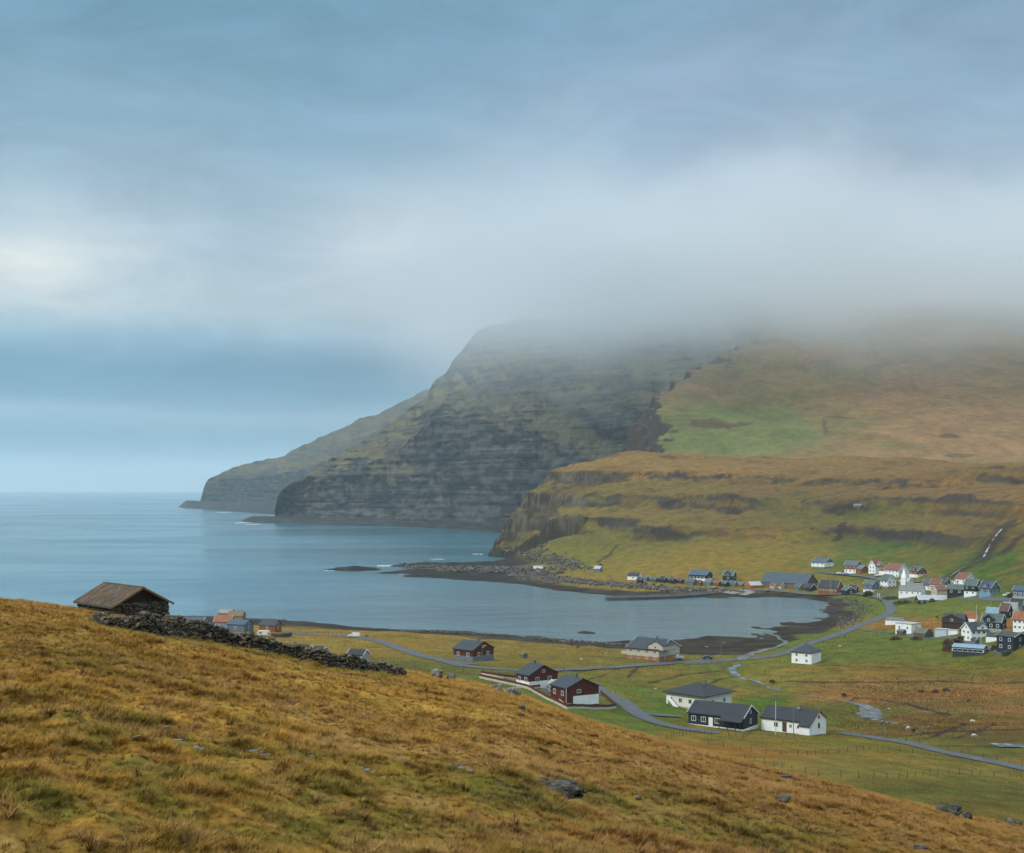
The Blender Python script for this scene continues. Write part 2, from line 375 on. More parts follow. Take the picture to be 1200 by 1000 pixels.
GULLY = [([(1184,612),(1176,620),(1168,628),(1162,636),(1157,645),(1152,655),(1133,665),(1112,677)], 9), ([(990,612),(985,622),(980,634)], 4), ([(1200,628),(1185,640),(1172,650)], 5), ([(940,588),(985,578),(1040,572)], 3),
 ([(1060,824),(1085,832),(1110,838)], 1.5), ([(640,756),(700,761),(720,763)], 1.3), ([(470,746),(520,750),(575,752)], 1.3), ([(760,801),(800,791),(845,786)], 1.0), ([(1030,866),(1100,858),(1200,855)], 1.3), ([(1085,866),(1110,857),(1130,848)], .9), ([(1120,866),(1150,856),(1165,848)], .9),
 ([(905,799),(990,800),(1100,799),(1200,800)], 1.4), ([(980,818),(1030,820),(1060,826)], 1.6), ([(640,800),(690,797),(712,790)], .8), ([(960,780),(1050,783),(1180,781)], 1.0), ([(735,795),(742,788),(748,782)], 1.0), ([(430,744),(428,750)], 1.0), ([(870,792),(840,797),(820,806)], .9), ([(1100,945),(1150,930),(1200,928)], .9), ([(700,660),(715,650),(722,640)], 2)]
_GL = None
def val_color(X, Y, Z, nz):
    px, py = project(X, Y, Z)
    wx = 16*fbm(X/30, Y/30, 3, 71); wy = 4*fbm(X/30+9, Y/30, 3, 72)
    c = patchcolor(px+wx, py+wy, FIELDS)
    n1 = fbm(X/26, Y/14, 5, 73); n2 = fbm(X/7, Y/7, 4, 74); n9 = fbm(X/3.5, Y/5, 4, 70)
    c = c*(1+.22*n9[...,None]+.16*n1[...,None])
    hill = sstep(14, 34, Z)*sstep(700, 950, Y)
    gr = lin(82,98,36); oc = lin(148,116,54)
    t = (sstep(.05, .5, n1)*.38)[...,None]; c = c*(1-t)+gr*t
    t = (sstep(.1, .5, -n1)*.30)[...,None]; c = c*(1-t)+oc*t
    # heather and rock on the benches
    heath = lin(92,74,48); rock = lin(74,70,66); drock = lin(42,40,40)
    n3 = fbm(X/60, Y/40, 4, 75); n4 = fbm(X/9, Z/3.0, 4, 76)
    t = (hill*sstep(.0, .45, n3+.3*n2)*sstep(1.0, .95, nz)*.6)[...,None]; c = c*(1-t)+heath*t
    n7 = fbm(X/30, Z/7, 5, 83)+.5*fbm(X/7, Z/2.2, 4, 84); st = sstep(.95, .86, nz+.08*n7)*sstep(-.22, .04, n7)*hill; t = (st*.95)[...,None]
    rc = rock*(1-sstep(-.2, .5, n4)[...,None]*.6); c = c*(1-t)+(rc*.8+drock*.2)*t
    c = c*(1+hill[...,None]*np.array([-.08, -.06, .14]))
    global _GL
    if _GL is None: _GL = [(np.array([ray_ground(a, b, val_z, 300, 1500)[:2] for a, b in g]), w) for g, w in GULLY]
    for P, w in _GL:
        m = (X > P[:,0].min()-30) & (X < P[:,0].max()+30) & (Y > P[:,1].min()-40) & (Y < P[:,1].max()+40)
        if m.any():
            d = np.abs(seg_sd(X[m], Y[m], P))+w*.8*fbm(X[m]/7, Y[m]/7, 4, 95); t = (sstep(w, w*.35, d)*.85)[...,None]; c[m] = c[m]*(1-t)+lin(54,48,44)*t
    # foreshore: dark weed and shingle
    sh = sstep(2.1, 1.3, Z+.5*n2)[...,None]; far = sstep(960, 1030, Y)
    weed = lin(44,38,33); shing = lin(84,82,80); dark = lin(38,40,42)
    t = sstep(-.2, .5, fbm(X/11, Y/11, 4, 79))[...,None]; fs = weed*(1-t)+(shing*.35+weed*.65)*t
    fs = fs*(1-far[...,None])+(dark*(1-t)+shing*.6*t)*far[...,None]
    c = c*(1-sh)+fs*sh
    # dark rock platform and sea cliff at the nose
    pl = np.maximum(sstep(1000, 1120, Y)*sstep(9, 5, Z+1.2*n2)*sstep(120, 60, X), sstep(930, 980, Y)*sstep(12, 8, Z+1.2*n2)*sstep(14, -4, X+6*n2)); c = c*(1-pl[...,None])+(dark*.9+.2*shing*t)*pl[...,None]
    cl = sstep(1215, 1260, Y)*sstep(.86, .6, nz)*sstep(110, 60, X)
    crk = lin(100,97,93)*(1-sstep(-.3,.4,n4+.4*fbm(X/4, Z/9, 3, 91)+.5*fbm(X/40,Z/5,3,92)+.5*sstep(34,16,Z))[...,None]*.72); c = c*(1-cl[...,None])+crk*cl[...,None]
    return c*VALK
def build_valley():
    pxs = np.arange(-200, 1420, 1.5); Ys = np.exp(np.linspace(math.log(150), math.log(1850), 1000))
    U_, Y = np.meshgrid((pxs-PX0)/F, Ys); X = U_*Y
    Z = val_z(X, Y); Z = carve(X, Y, Z)
    nz = slope_of(X, Y, Z)
    c = val_color(X, Y, Z, nz)
    q = grid_quads(*X.shape); zf = Z.reshape(-1); keep = (zf[q] > -6).any(1)
    tag(mesh_np('valley_ground', np.stack([X, Y, Z], -1).reshape(-1, 3), q[keep], M_VAL, color=c.reshape(-1, 3)), kind='structure')
STREAM = [(868,776),(858,784),(866,791),(884,795),(900,802),(910,806),(935,811),(960,815),(985,818),(1005,822),(1018,826),(1022,832),(1014,836),(1026,840),(1050,845),(1080,848),(1130,852),(1215,850)]
_ST = None
def carve(X, Y, Z):
    global _ST
    if _ST is None: _ST = np.array([ray_ground(a, b, val_z, 170, 900)[:2] for a, b in STREAM])
    m = (Y > 330) & (Y < 560) & (X > 60) & (X < 420)
    if m.any():
        x = X[m]; y = Y[m]; d = np.abs(seg_sd(x, y, _ST))
        z = Z[m]; z = z-1.0*sstep(5.0, 2.2, d+1.0*fbm(x/6, y/6, 2, 5)); Z = Z.copy(); Z[m] = z
    return Z
build_valley()

# ---------------------------------------------------------------- mountain slope behind, headlands
def build_mountain():
    pxs = np.arange(735, 1480, 1.5); n = 560
    Ys = np.exp(np.linspace(math.log(1425), math.log(3100), n))
    U_, Y = np.meshgrid((pxs-PX0)/F, Ys); X = U_*Y; px = PX0+F*X/Y
    z = 92+np.maximum(Y-1450, 0)*.38-.00006*np.maximum(Y-1450, 0)**2
    z = z+8*sstep(900, 1300, px)
    z = z+22*fbm(X/420, Y/600, 3, 101)*sstep(1450, 1700, Y)
    gul = ridge((X-.25*Y)/110, Y/900, 4, 103); z = z-9*sstep(.3, .9, gul)*sstep(1650, 1900, Y)
    z = z+4.5*fbm(X/45, Y/45, 4, 104)*sstep(1450, 1600, Y)
    ed = (px-772)+20*fbm(Y/60, X/90, 5, 105)-sstep(1700, 2250, Y)*120+14*fbm(Y/22, X/22, 3, 125)
    drop = np.clip(-ed, 0, 130)*1.5; z = z-drop
    z = np.minimum(z, 560)
    nz = slope_of(X, Y, z); py = PY0+F*(H-z)/Y
    n1 = fbm(X/120, Y/120, 5, 106); n2 = fbm(X/30, Y/30, 4, 107); n5 = fbm((X-.25*Y)/40, Y/300, 4, 109)
    green = lin(106,114,64); orange = lin(144,112,76); och = lin(132,112,70); rock = lin(98,88,80)
    t = sstep(-.3, .5, n1)[...,None]; c = orange*(1-t)+och*t
    g = np.clip(np.exp(-((px-850)/130)**2-((py-505)/34)**2)*1.5+.25*n2-.1, 0, 1)*sstep(765, 775, px)
    g = np.maximum(g, .3*sstep(.1, .5, n1)*sstep(450, 500, py)); t = np.clip(g, 0, .9)[...,None]; c = c*(1-t)+green*t
    t = (sstep(.35, .6, n2+.25*n5)*sstep(470, 430, py)*.45)[...,None]; c = c*(1-t)+rock*t
    t = (sstep(.4, .65, -n2)*.35)[...,None]; c = c*(1-t)+lin(84,66,44)*t
    for (sx, sy, a, b_) in ((830,497,26,7),(865,498,22,2.5),(965,500,3,12),(1110,511,14,3),(1125,535,20,3),(985,490,22,1.6)):
        q = ((px-sx+5*n2)/a)**2+((py-sy+3*n2)/b_)**2; t = (sstep(1.0, .5, q)*.75)[...,None]; c = c*(1-t)+lin(86,68,50)*t
    t = (sstep(.91, .80, nz+.06*n2)*sstep(905, 850, px)*sstep(.2, -.1, (py-380)/400-.0*px)*0+sstep(.91, .80, nz+.06*n2)*(ed < 22)+sstep(.74, .6, nz)*.5).clip(0, 1)[...,None]; c = c*(1-t)+(rock*.5+.18*n2[...,None]*rock)*t
    tag(mesh_np('mountain_slope', np.stack([X, Y, z], -1).reshape(-1, 3), grid_quads(*X.shape), M_SLOPE, color=c.reshape(-1, 3)*MTK), kind='structure')

def curtain(name, cols, seed, benches, per, gul_amp, mat, tones, step=1.2, rows=560):
    """coastal hill: for columns along the coast a profile from the water to the top and down the back.
    cols: photo column, base distance, (cliff-top row, distance), (top row, distance)"""
    cols = np.array(cols, float); pxs = np.arange(cols[0,0], cols[-1,0]+.1, step)
    f = lambda i: pchip(cols[:,0], cols[:,i], pxs)
    Y0, cy, cY, ty, tY = f(1), f(2), f(3), f(4), f(5)
    ty = ty+2.6*fbm(pxs/11, pxs*0, 4, seed+41)+4.0*fbm(pxs/26, pxs*0, 4, seed+42)*sstep(cols[0,0]+10, cols[0,0]+60, pxs)
    zc = H-(cy-PY0)*cY/F; zt = H-(ty-PY0)*tY/F
    zc = zc*(1+.16*fbm(pxs/34, pxs*0, 4, seed+21))
    s = np.linspace(0, 1, rows)[:,None]; A, B = .46, .90
    sa = np.clip(s/A, 0, 1); sb = np.clip((s-A)/(B-A), 0, 1); sc_ = np.clip((s-B)/(1-B), 0, 1)
    zl = -4+(zc+4)*sa; z = np.where(s < A, zl, zc+(zt-zc)*sb)
    z = z-sc_*np.maximum(zt*.9, 20)
    U0 = (pxs-PX0)/F
    X0 = U0*(Y0+(cY-Y0)*.5)
    zz = z+16*fbm(X0/260, z/200, 3, seed+1)+6*fbm(X0/40, z/60, 3, seed+2)
    ph = (zz/per) % 1.0; mod = sstep(-.35, .35, fbm(X0/120, z/60, 3, seed+31)); stair = ((np.floor(zz/per)+sstep(.70, .98, ph))*per+(z-zz))*mod+z*(1-mod)
    frac = np.clip(stair/np.maximum(zc, 5), 0, 1)
    frac = (1-benches)*np.clip(zl/np.maximum(zc, 5), 0, 1)+benches*frac
    Yl = Y0+(cY-Y0)*frac; Yu = cY+(tY-cY)*sb**.9
    Y = np.where(s < A, Yl, Yu)+sc_*500
    X = U0*Y
    up = sstep(0, 60, z)*(1-sc_)
    g1 = ridge(X0/170+.55*z/170, z/700, 3, seed+3); Y = Y+gul_amp*up*(1.1*sstep(.0, .9, g1))+gul_amp*2.6*up*sstep(.3, .9, s)*fbm((X0+1.1*z)/240, z/900, 3, seed+4)
    Y = Y+up*gul_amp*.35*fbm(X0/60, z/90, 4, seed+5)
    cl = np.clip(frac*0+1, 0, 1)
    Y = Y+(1-sc_)*sstep(2, 20, z)*(8*fbm(X0/300, z/17, 4, seed+23)+5*fbm(X0/70, z/6, 4, seed+24)+15*ridge((X0+.3*z)/60, z/220, 4, seed+25)+9*fbm(X0/26, z/26, 4, seed+26))
    Y = Y+cl*(1-sc_)*sstep(2, 14, z)*(4.5*ridge(X0/13, z/70, 4, seed+7)+3.5*fbm(X0/9, z/9, 4, seed+9))
    z = z+sc_*0+(s >= A)*(1-sc_)*(7*fbm(X0/70, Y/70, 4, seed+11))*sstep(0, .15, sb)*sstep(1, .85, sb)
    X = U0*Y
    nz = slope_of(X, Y, z)
    n1 = fbm(X0/90, z/30, 4, seed+13); n2 = fbm(X0/14, z/9, 4, seed+15)
    n6 = fbm(X0/300, z/4.0, 3, seed+17)
    rock, drock, grass, heath = tones
    t = sstep(-.4, .5, n2+.6*n6)[...,None]; rc = drock*(1-t)+rock*t
    t = sstep(-.3, .4, n1)[...,None]; gc = grass*(1-t)+heath*t
    low = s < A
    ps = fbm(X0/38, z/11, 5, seed+19); dg = fbm((X0+.9*z)/42, (z-.3*X0)/230, 5, seed+51)+.4*n2; gm = np.where(low, .55*sstep(.0, .42, dg+.9*(z/np.maximum(zc,30)-.75)+.25*(nz-.5)), sstep(.34, .60, nz+.14*n2)*(1-.85*sstep(.0, .32, ps+.25*n2+.35*sstep(.45,.0,sb))))[...,None]; c = rc*(1-gm)+gc*gm
    wet = sstep(16, 6, z+4*n2)[...,None]; c = c*(1-wet)+lin(52,50,50)*wet
    return tag(mesh_np(name, np.stack([X, Y, z], -1).reshape(-1, 3), grid_quads(*X.shape), mat, color=c.reshape(-1, 3)*MTK), kind='structure')
T1 = (lin(88,88,86), lin(40,44,48), lin(112,106,76), lin(96,88,68))
T2 = (lin(70,74,78), lin(40,46,52), lin(100,92,62), lin(86,78,58))
build_mountain()
#            col  baseY  cliff row  Y    top row  Y
curtain('headland', [
 (322,2705,600,2707,598,2708),(326,2700,586,2704,581,2708),(336,2690,577,2706,570,2716),(366,2650,568,2690,555,2760),(397,2610,558,2670,533,2800),(423,2560,548,2640,520,2820),(462,2480,524,2600,494,2840),(483,2440,506,2580,477,2850),(501,2400,490,2560,461,2850),
 (509,2370,484,2540,446,2840),(522,2330,474,2520,438,2830),(533,2300,470,2500,420,2800),(544,2250,468,2470,407,2780),(561,2180,464,2420,388,2750),(600,2000,468,2330,378,2700),(650,1900,470,2250,372,2680),(700,1800,474,2100,366,2650),(740,1730,485,1960,362,2620),
 (780,1660,500,1850,358,2600),(830,1640,470,1850,352,2600),(900,1700,430,2000,345,2600)], 200, .12, 30, 34, M_CLIFF, T1)
curtain('far_headland', [
 (234,4700,592,4702,590,4704),(239,4690,576,4695,572,4700),(245,4660,568,4670,562,4690),(258,4640,564,4660,555,4700),(293,4540,560,4600,544,4750),(323,4450,556,4520,535,4850),(353,4350,550,4450,522,4950),(384,4300,540,4420,507,4980),(423,4250,525,4400,490,5000),(462,4200,505,4350,473,5050),
 (498,4150,490,4300,457,5050),(520,4150,480,4300,452,5100),(600,4150,470,4300,430,5200)], 400, .35, 40, 30, M_CLIFF, T2, 1.5, 260)
# low black shelf at the foot of the headlands
def shelf(name, pts, w, hh, seed):
    P = [U(a, b, 0)[:2] for a, b in pts]; L = 420
    P = np.array(P); d = np.r_[0, np.cumsum(np.hypot(*np.diff(P, axis=0).T))]
    s = np.linspace(0, d[-1], L); x = np.interp(s, d, P[:,0]); y = np.interp(s, d, P[:,1])
    v = np.linspace(0, 1, 60)[:,None]; Y = y+v*w+0*x; X = x*Y/y
    endt = sstep(0, 60 if hh < 12 else 170, s)
    Z = -3+endt*(hh+3)*np.sin(np.clip(v*1.35, 0, 1)*math.pi/2)**.7+sstep(0, .1, v)*2.6*fbm(X/22, Y/22, 4, seed)*endt
    c = np.zeros(X.shape+(3,))+lin(40,41,43); t = sstep(-.2,.5,fbm(X/18, Y/18, 3, seed+1))[...,None]; c = c*(1-t)+lin(64,60,56)*t
    tag(mesh_np(name, np.stack([X, Y, Z], -1).reshape(-1, 3), grid_quads(*X.shape), M_CLIFF, color=c.reshape(-1, 3)), kind='structure')
shelf('rock_shelf', [(276,612.5),(300,613),(340,614.5),(400,616),(450,617),(500,619),(540,621),(570,623),(610,627),(660,632)], 230, 9, 301)
shelf('rock_shelf', [(207,595),(225,596),(245,597.5),(280,600),(320,603),(350,604)], 340, 24, 305)

# ---------------------------------------------------------------- sea
def build_sea():
    m, t, b = principled('sea_water', .16, .5)
    g = t.new('ShaderNodeNewGeometry'); p = g.outputs['Position']
    b.inputs['Base Color'].default_value = (.03, .12, .17, 1); b.inputs['IOR'].default_value = 1.33
    sp = t.new('ShaderNodeSeparateXYZ'); t.l.new(p, sp.inputs[0])
    big = t.noise(t.scale(p, .35, 1, 1), .004, 4, .6); mid = t.noise(t.scale(p, .5, 1, 1), .06, 4, .6); fine = t.noise(t.scale(p, .6, 1, 1), .35, 4, .65)
    h = t.math('ADD', t.math('MULTIPLY', mid, 1.6), t.math('MULTIPLY', fine, .55))
    bump(t, b, h, .55, 1.1)
    rg = t.maprange(big, .35, .65, .10, .24); t.l.new(rg, b.inputs['Roughness'])
    col = t.mix(t.maprange(t.noise(t.scale(p, .3, 1, 1), .012, 4, .6), .35, .65), (.022, .105, .155, 1), (.045, .15, .20, 1))
    shal = t.math('MULTIPLY', t.maprange(sp.outputs[1], 1150, 750), t.maprange(sp.outputs[0], -250, 60)); col = t.mix(t.math('MULTIPLY', shal, t.maprange(mid, .3, .7, .6, 1.0)), col, (.10, .15, .175, 1))
    t.l.new(col, b.inputs['Base Color'])
    vs = []; Ys = [100, 400, 800, 1500, 3000, 6000, 14000, 32000]
    for Y in Ys:
        for k in np.linspace(-1, 1, 9): vs.append((k*(1500+Y*1.1), Y, 0))
    tag(mesh_np('sea_water', vs, grid_quads(len(Ys), 9), m), kind='structure')
build_sea()

def foam():
    m, t, bs = principled('sea_foam', .8, .2); p = t.new('ShaderNodeNewGeometry').outputs['Position']; n = t.noise(p, .35, 5, .7)
    bs.inputs['Base Color'].default_value = (.75, .8, .82, 1); t.l.new(t.maprange(n, .48, .56), bs.inputs['Alpha'])
    for (px, py, w, hgt) in ((452,663.2,22,2.0),(470,672.5,10,1.2),(284,612.8,18,1.4),(262,600.6,16,1.0),(296,614.6,20,.8),(512,655.5,16,.9),(385,669,12,.8),(560,649.5,14,1.0)):
        x, y, _ = U(px, py, .25); a = w*y/F/2; y2 = (H-.25)*F/(py-hgt/2-PY0)-y; k = 14
        pts = [(x+a*math.cos(q)*(1+.2*math.sin(3*q)), y+y2*math.sin(q), .25) for q in np.linspace(0, 6.283, k, endpoint=False)]
        me = bpy.data.meshes.new('sea_foam'); me.from_pydata(pts, [], [tuple(range(k))]); me.materials.append(m); o = bpy.data.objects.new('sea_foam', me); C.objects.link(o); tag(o, kind='structure')
foam()

# ---------------------------------------------------------------- air
def volume_box(name, lo, hi, setup):
    m = bpy.data.materials.new(name); m.use_nodes = True; t = NT(m.node_tree); t.n.clear()
    out = t.new('ShaderNodeOutputMaterial'); v = t.new('ShaderNodeVolumePrincipled'); t.l.new(v.outputs[0], out.inputs['Volume']); setup(t, v, m)
    x0, y0, z0 = lo; x1, y1, z1 = hi
    vs = [(x, y, z) for z in (z0, z1) for y in (y0, y1) for x in (x0, x1)]
    q = [(0,2,3,1),(4,5,7,6),(0,1,5,4),(2,6,7,3),(0,4,6,2),(1,3,7,5)]
    return mesh_np(name, vs, q, m, smooth=False)
def haze_setup(t, v, m):
    v.inputs['Color'].default_value = (.72, .90, 1.0, 1); v.inputs['Density'].default_value = 5.8e-5; v.inputs['Anisotropy'].default_value = .1
tag(volume_box('haze', (-37500, -60, -12), (37500, 32100, 620), haze_setup), 'thin blue sea haze filling the air', 'haze', kind='stuff')
def cloud_setup(t, v, m):
    v.inputs['Color'].default_value = (.81, .855, .885, 1); v.inputs['Anisotropy'].default_value = .0
    g = t.new('ShaderNodeNewGeometry'); p = g.outputs['Position']; sp = t.new('ShaderNodeSeparateXYZ'); t.l.new(p, sp.inputs[0])
    n = t.noise(t.scale(p, 1, 1, 1.5), .0040, 5, .6)
    zz = t.math('ADD', sp.outputs[2], t.math('MULTIPLY', t.math('SUBTRACT', n, .5), -300))
    d = t.math('MULTIPLY', t.math('POWER', t.maprange(zz, 138, 408, smooth=False), 2.6), t.maprange(zz, 560, 420))
    d = t.math('MULTIPLY', d, t.maprange(sp.outputs[0], -350, 200)); d = t.math('MULTIPLY', d, t.maprange(sp.outputs[1], 1450, 1750))
    t.l.new(t.math('MULTIPLY', d, CLOUD), v.inputs['Density'])
CLOUD = .0054
tag(volume_box('low_cloud', (-900, 1450, 60), (2300, 3300, 660), cloud_setup), 'soft low cloud wrapping the mountain top', 'cloud', kind='stuff')

# ---------------------------------------------------------------- object materials
_MC = {}
def paint(r, g, b, rough=.75, var=.14, scale=1.2, spec=.25, k=.82, bmp=0.0, streak=False):
    key = (r, g, b, rough, var, scale, k, bmp, streak)
    if key in _MC: return _MC[key]
    m, t, bs = principled('surface', rough, spec)
    tc = t.new('ShaderNodeTexCoord').outputs['Object']
    if streak: tc = t.scale(tc, 1, 1, .15)
    n = t.noise(tc, scale, 6, .65)
    v = t.maprange(n, .3, .7, 1-var, 1+var)
    c = t.new('ShaderNodeVectorMath', operation='SCALE'); c.inputs[0].default_value = srgb(r, g, b, k)[:3]; t.l.new(v, c.inputs[3])
    t.l.new(c.outputs[0], bs.inputs['Base Color'])
    if streak:
        oc = t.new('ShaderNodeTexCoord').outputs['Object']; w = t.new('ShaderNodeTexWave', wave_type='BANDS', bands_direction='DIAGONAL'); w.inputs['Scale'].default_value = 2.6; t.l.new(t.scale(oc, 1, 1, 0), w.inputs[0])
        bump(t, bs, w.outputs[1], .8, .05)
    if bmp: bump(t, bs, t.noise(tc, scale*3, 4, .6), .6, bmp)
    _MC[key] = m; return m
def glass_m():
    if 'glass' in _MC: return _MC['glass']
    m, t, b = principled('window_pane', .12, .6); b.inputs['Base Color'].default_value = (.02, .026, .03, 1); _MC['glass'] = m; return m
WHITE = lambda: paint(232,236,236,.7,.08,.8,k=1.0)
TRIM = lambda: paint(226,230,230,.6,.05)
def corrugated(r, g, b, k=.60):
    key = ('cor', r, g, b)
    if key in _MC: return _MC[key]
    m, t, bs = principled('roof_sheet', .55, .35)
    tc = t.new('ShaderNodeTexCoord').outputs['Object']
    n = t.noise(t.scale(tc, 1, 1, .5), .9, 6, .65); n2 = t.noise(tc, 5, 4, .7)
    v = t.math('MULTIPLY', t.maprange(n, .3, .7, .78, 1.2), t.maprange(n2, .3, .7, .9, 1.1))
    w = t.new('ShaderNodeTexWave', wave_type='BANDS', bands_direction='X'); w.inputs['Scale'].default_value = 3.0; t.l.new(tc, w.inputs[0])
    c = t.new('ShaderNodeVectorMath', operation='SCALE'); c.inputs[0].default_value = srgb(r, g, b, k)[:3]; t.l.new(v, c.inputs[3])
    t.l.new(c.outputs[0], bs.inputs['Base Color']); bump(t, bs, w.outputs[1], .5, .04)
    _MC[key] = m; return m

class MB:
    def __init__(s): s.v = []; s.f = []; s.mi = []
    def box(s, x0, x1, y0, y1, z0, z1, mi=0):
        n = len(s.v); s.v += [(x, y, z) for z in (z0, z1) for y in (y0, y1) for x in (x0, x1)]
        s.f += [tuple(n+i for i in q) for q in ((0,2,3,1),(4,5,7,6),(0,1,5,4),(2,6,7,3),(0,4,6,2),(1,3,7,5))]; s.mi += [mi]*6; return s
    def obox(s, M, dx, dy, dz, mi=0):
        n = len(s.v)
        for z in (-dz/2, dz/2):
            for y in (-dy/2, dy/2):
                for x in (-dx/2, dx/2): s.v.append(tuple(M @ Vector((x, y, z))))
        s.f += [tuple(n+i for i in q) for q in ((0,2,3,1),(4,5,7,6),(0,1,5,4),(2,6,7,3),(0,4,6,2),(1,3,7,5))]; s.mi += [mi]*6; return s
    def poly(s, pts, faces, mi=0):
        n = len(s.v); s.v += [tuple(p) for p in pts]; s.f += [tuple(n+i for i in q) for q in faces]; s.mi += [mi]*len(faces); return s
    def tube(s, a, b, r0, r1=None, k=6, mi=0):
        a = Vector(a); b = Vector(b); r1 = r0 if r1 is None else r1; d = (b-a).normalized()
        u = d.orthogonal().normalized(); w = d.cross(u); n = len(s.v)
        for p, r in ((a, r0), (b, r1)):
            for i in range(k): s.v.append(tuple(p+r*(math.cos(2*math.pi*i/k)*u+math.sin(2*math.pi*i/k)*w)))
        for i in range(k): s.f.append((n+i, n+(i+1)%k, n+k+(i+1)%k, n+k+i)); s.mi.append(mi)
        s.f.append(tuple(n+i for i in range(k))[::-1]); s.f.append(tuple(n+k+i for i in range(k))); s.mi += [mi, mi]; return s
    def build(s, name, mats, parent=None, smooth=False):
        me = bpy.data.meshes.new(name); me.from_pydata(s.v, [], s.f)
        mats = mats if isinstance(mats, (list, tuple)) else [mats]
        for m in mats: me.materials.append(m)
        me.polygons.foreach_set('material_index', s.mi)
        me.polygons.foreach_set('use_smooth', [smooth]*len(me.polygons)); me.update()
        o = bpy.data.objects.new(name, me); C.objects.link(o); o.parent = parent; return o
def empty(name, loc, rz, label, cat, group=None):
    o = bpy.data.objects.new(name, None); C.objects.link(o); o.location = loc; o.rotation_euler = (0, 0, rz); o.empty_display_size = .5
    return tag(o, label, cat, group)

def prism(mb, x0, x1, D, z0, h, rise, mi=0):
    """gabled body, ridge along x"""
    d = D/2; mb.poly([(x0,-d,z0),(x0,d,z0),(x0,d,h),(x0,0,h+rise),(x0,-d,h),(x1,-d,z0),(x1,d,z0),(x1,d,h),(x1,0,h+rise),(x1,-d,h)],
        [(4,3,2,1,0),(5,6,7,8,9),(0,5,9,4),(1,2,7,6),(4,9,8,3),(3,8,7,2),(0,1,6,5)], mi)
def roof_mesh(L, D, h, rise, kind, over=.35, th=.16):
    mb = MB(); ov = over; s = rise/(D/2); dd = D/2+ov; ze = h-ov*s+.02
    if kind == 'gable':
        x0, x1 = -L/2-ov, L/2+ov; zr = h+rise+.02
        for sg in (-1, 1):
            mb.poly([(x0, sg*dd, ze), (x1, sg*dd, ze), (x1, 0, zr), (x0, 0, zr), (x0, sg*dd, ze+th), (x1, sg*dd, ze+th), (x1, 0, zr+th), (x0, 0, zr+th)],
                [(0,1,2,3),(4,7,6,5),(0,4,5,1),(0,3,7,4),(1,5,6,2)])
    elif kind == 'hip':
        x0, x1 = -L/2-ov, L/2+ov; zr = h+rise; k = min(D/2+ov, L/2+ov-.4)
        p = [(x0,-dd,h-.02),(x1,-dd,h-.02),(x1,dd,h-.02),(x0,dd,h-.02)]; q = [(a, b, c+th) for a, b, c in p]
        mb.poly(p+q+[(x0+k, 0, zr+th), (x1-k, 0, zr+th)], [(0,1,2,3),(0,4,5,1),(1,5,6,2),(2,6,7,3),(3,7,4,0),(4,8,9,5),(5,9,6),(6,9,8,7),(7,8,4)])
    else:   # nearly flat
        mb.box(-L/2-ov*.6, L/2+ov*.6, -dd+ov*.4, dd-ov*.4, h, h+.22)
    return mb
def window(root, face, u, zc, w, h, L, D, split, fm):
    """face: front (-y), back, right (+x), left (-x)"""
    mb = MB(); pn = MB(); t = .05; fw = max(.09, w*.10)
    def put(m, uu, zz, ww, hh, d):
        if face == 'front': m.box(uu-ww/2, uu+ww/2, -D/2-d, -D/2+.02, zz-hh/2, zz+hh/2)
        elif face == 'right': m.box(L/2-.02, L/2+d, uu-ww/2, uu+ww/2, zz-hh/2, zz+hh/2)
        elif face == 'left': m.box(-L/2-d, -L/2+.02, uu-ww/2, uu+ww/2, zz-hh/2, zz+hh/2)
    if split:
        for sx in (-1, 1): put(mb, u+sx*(w/2-fw/2), zc, fw, h, .07)
        for sz in (-1, 1): put(mb, u, zc+sz*(h/2-fw/2), w-2*fw, fw, .067)
        put(mb, u, zc, fw*.6, h-2*fw, .063)
        o = mb.build('window', fm, root); put(pn, u, zc, w-.04, h-.04, .03); pn.build('pane', glass_m(), o)
    else:
        put(mb, u, zc, w, h, .05); n = len(mb.f); put(mb, u, zc, w*.68, h*.70, .08); mb.mi[n:] = [1]*(len(mb.f)-n)
        mb.build('window', [fm, glass_m()], root)
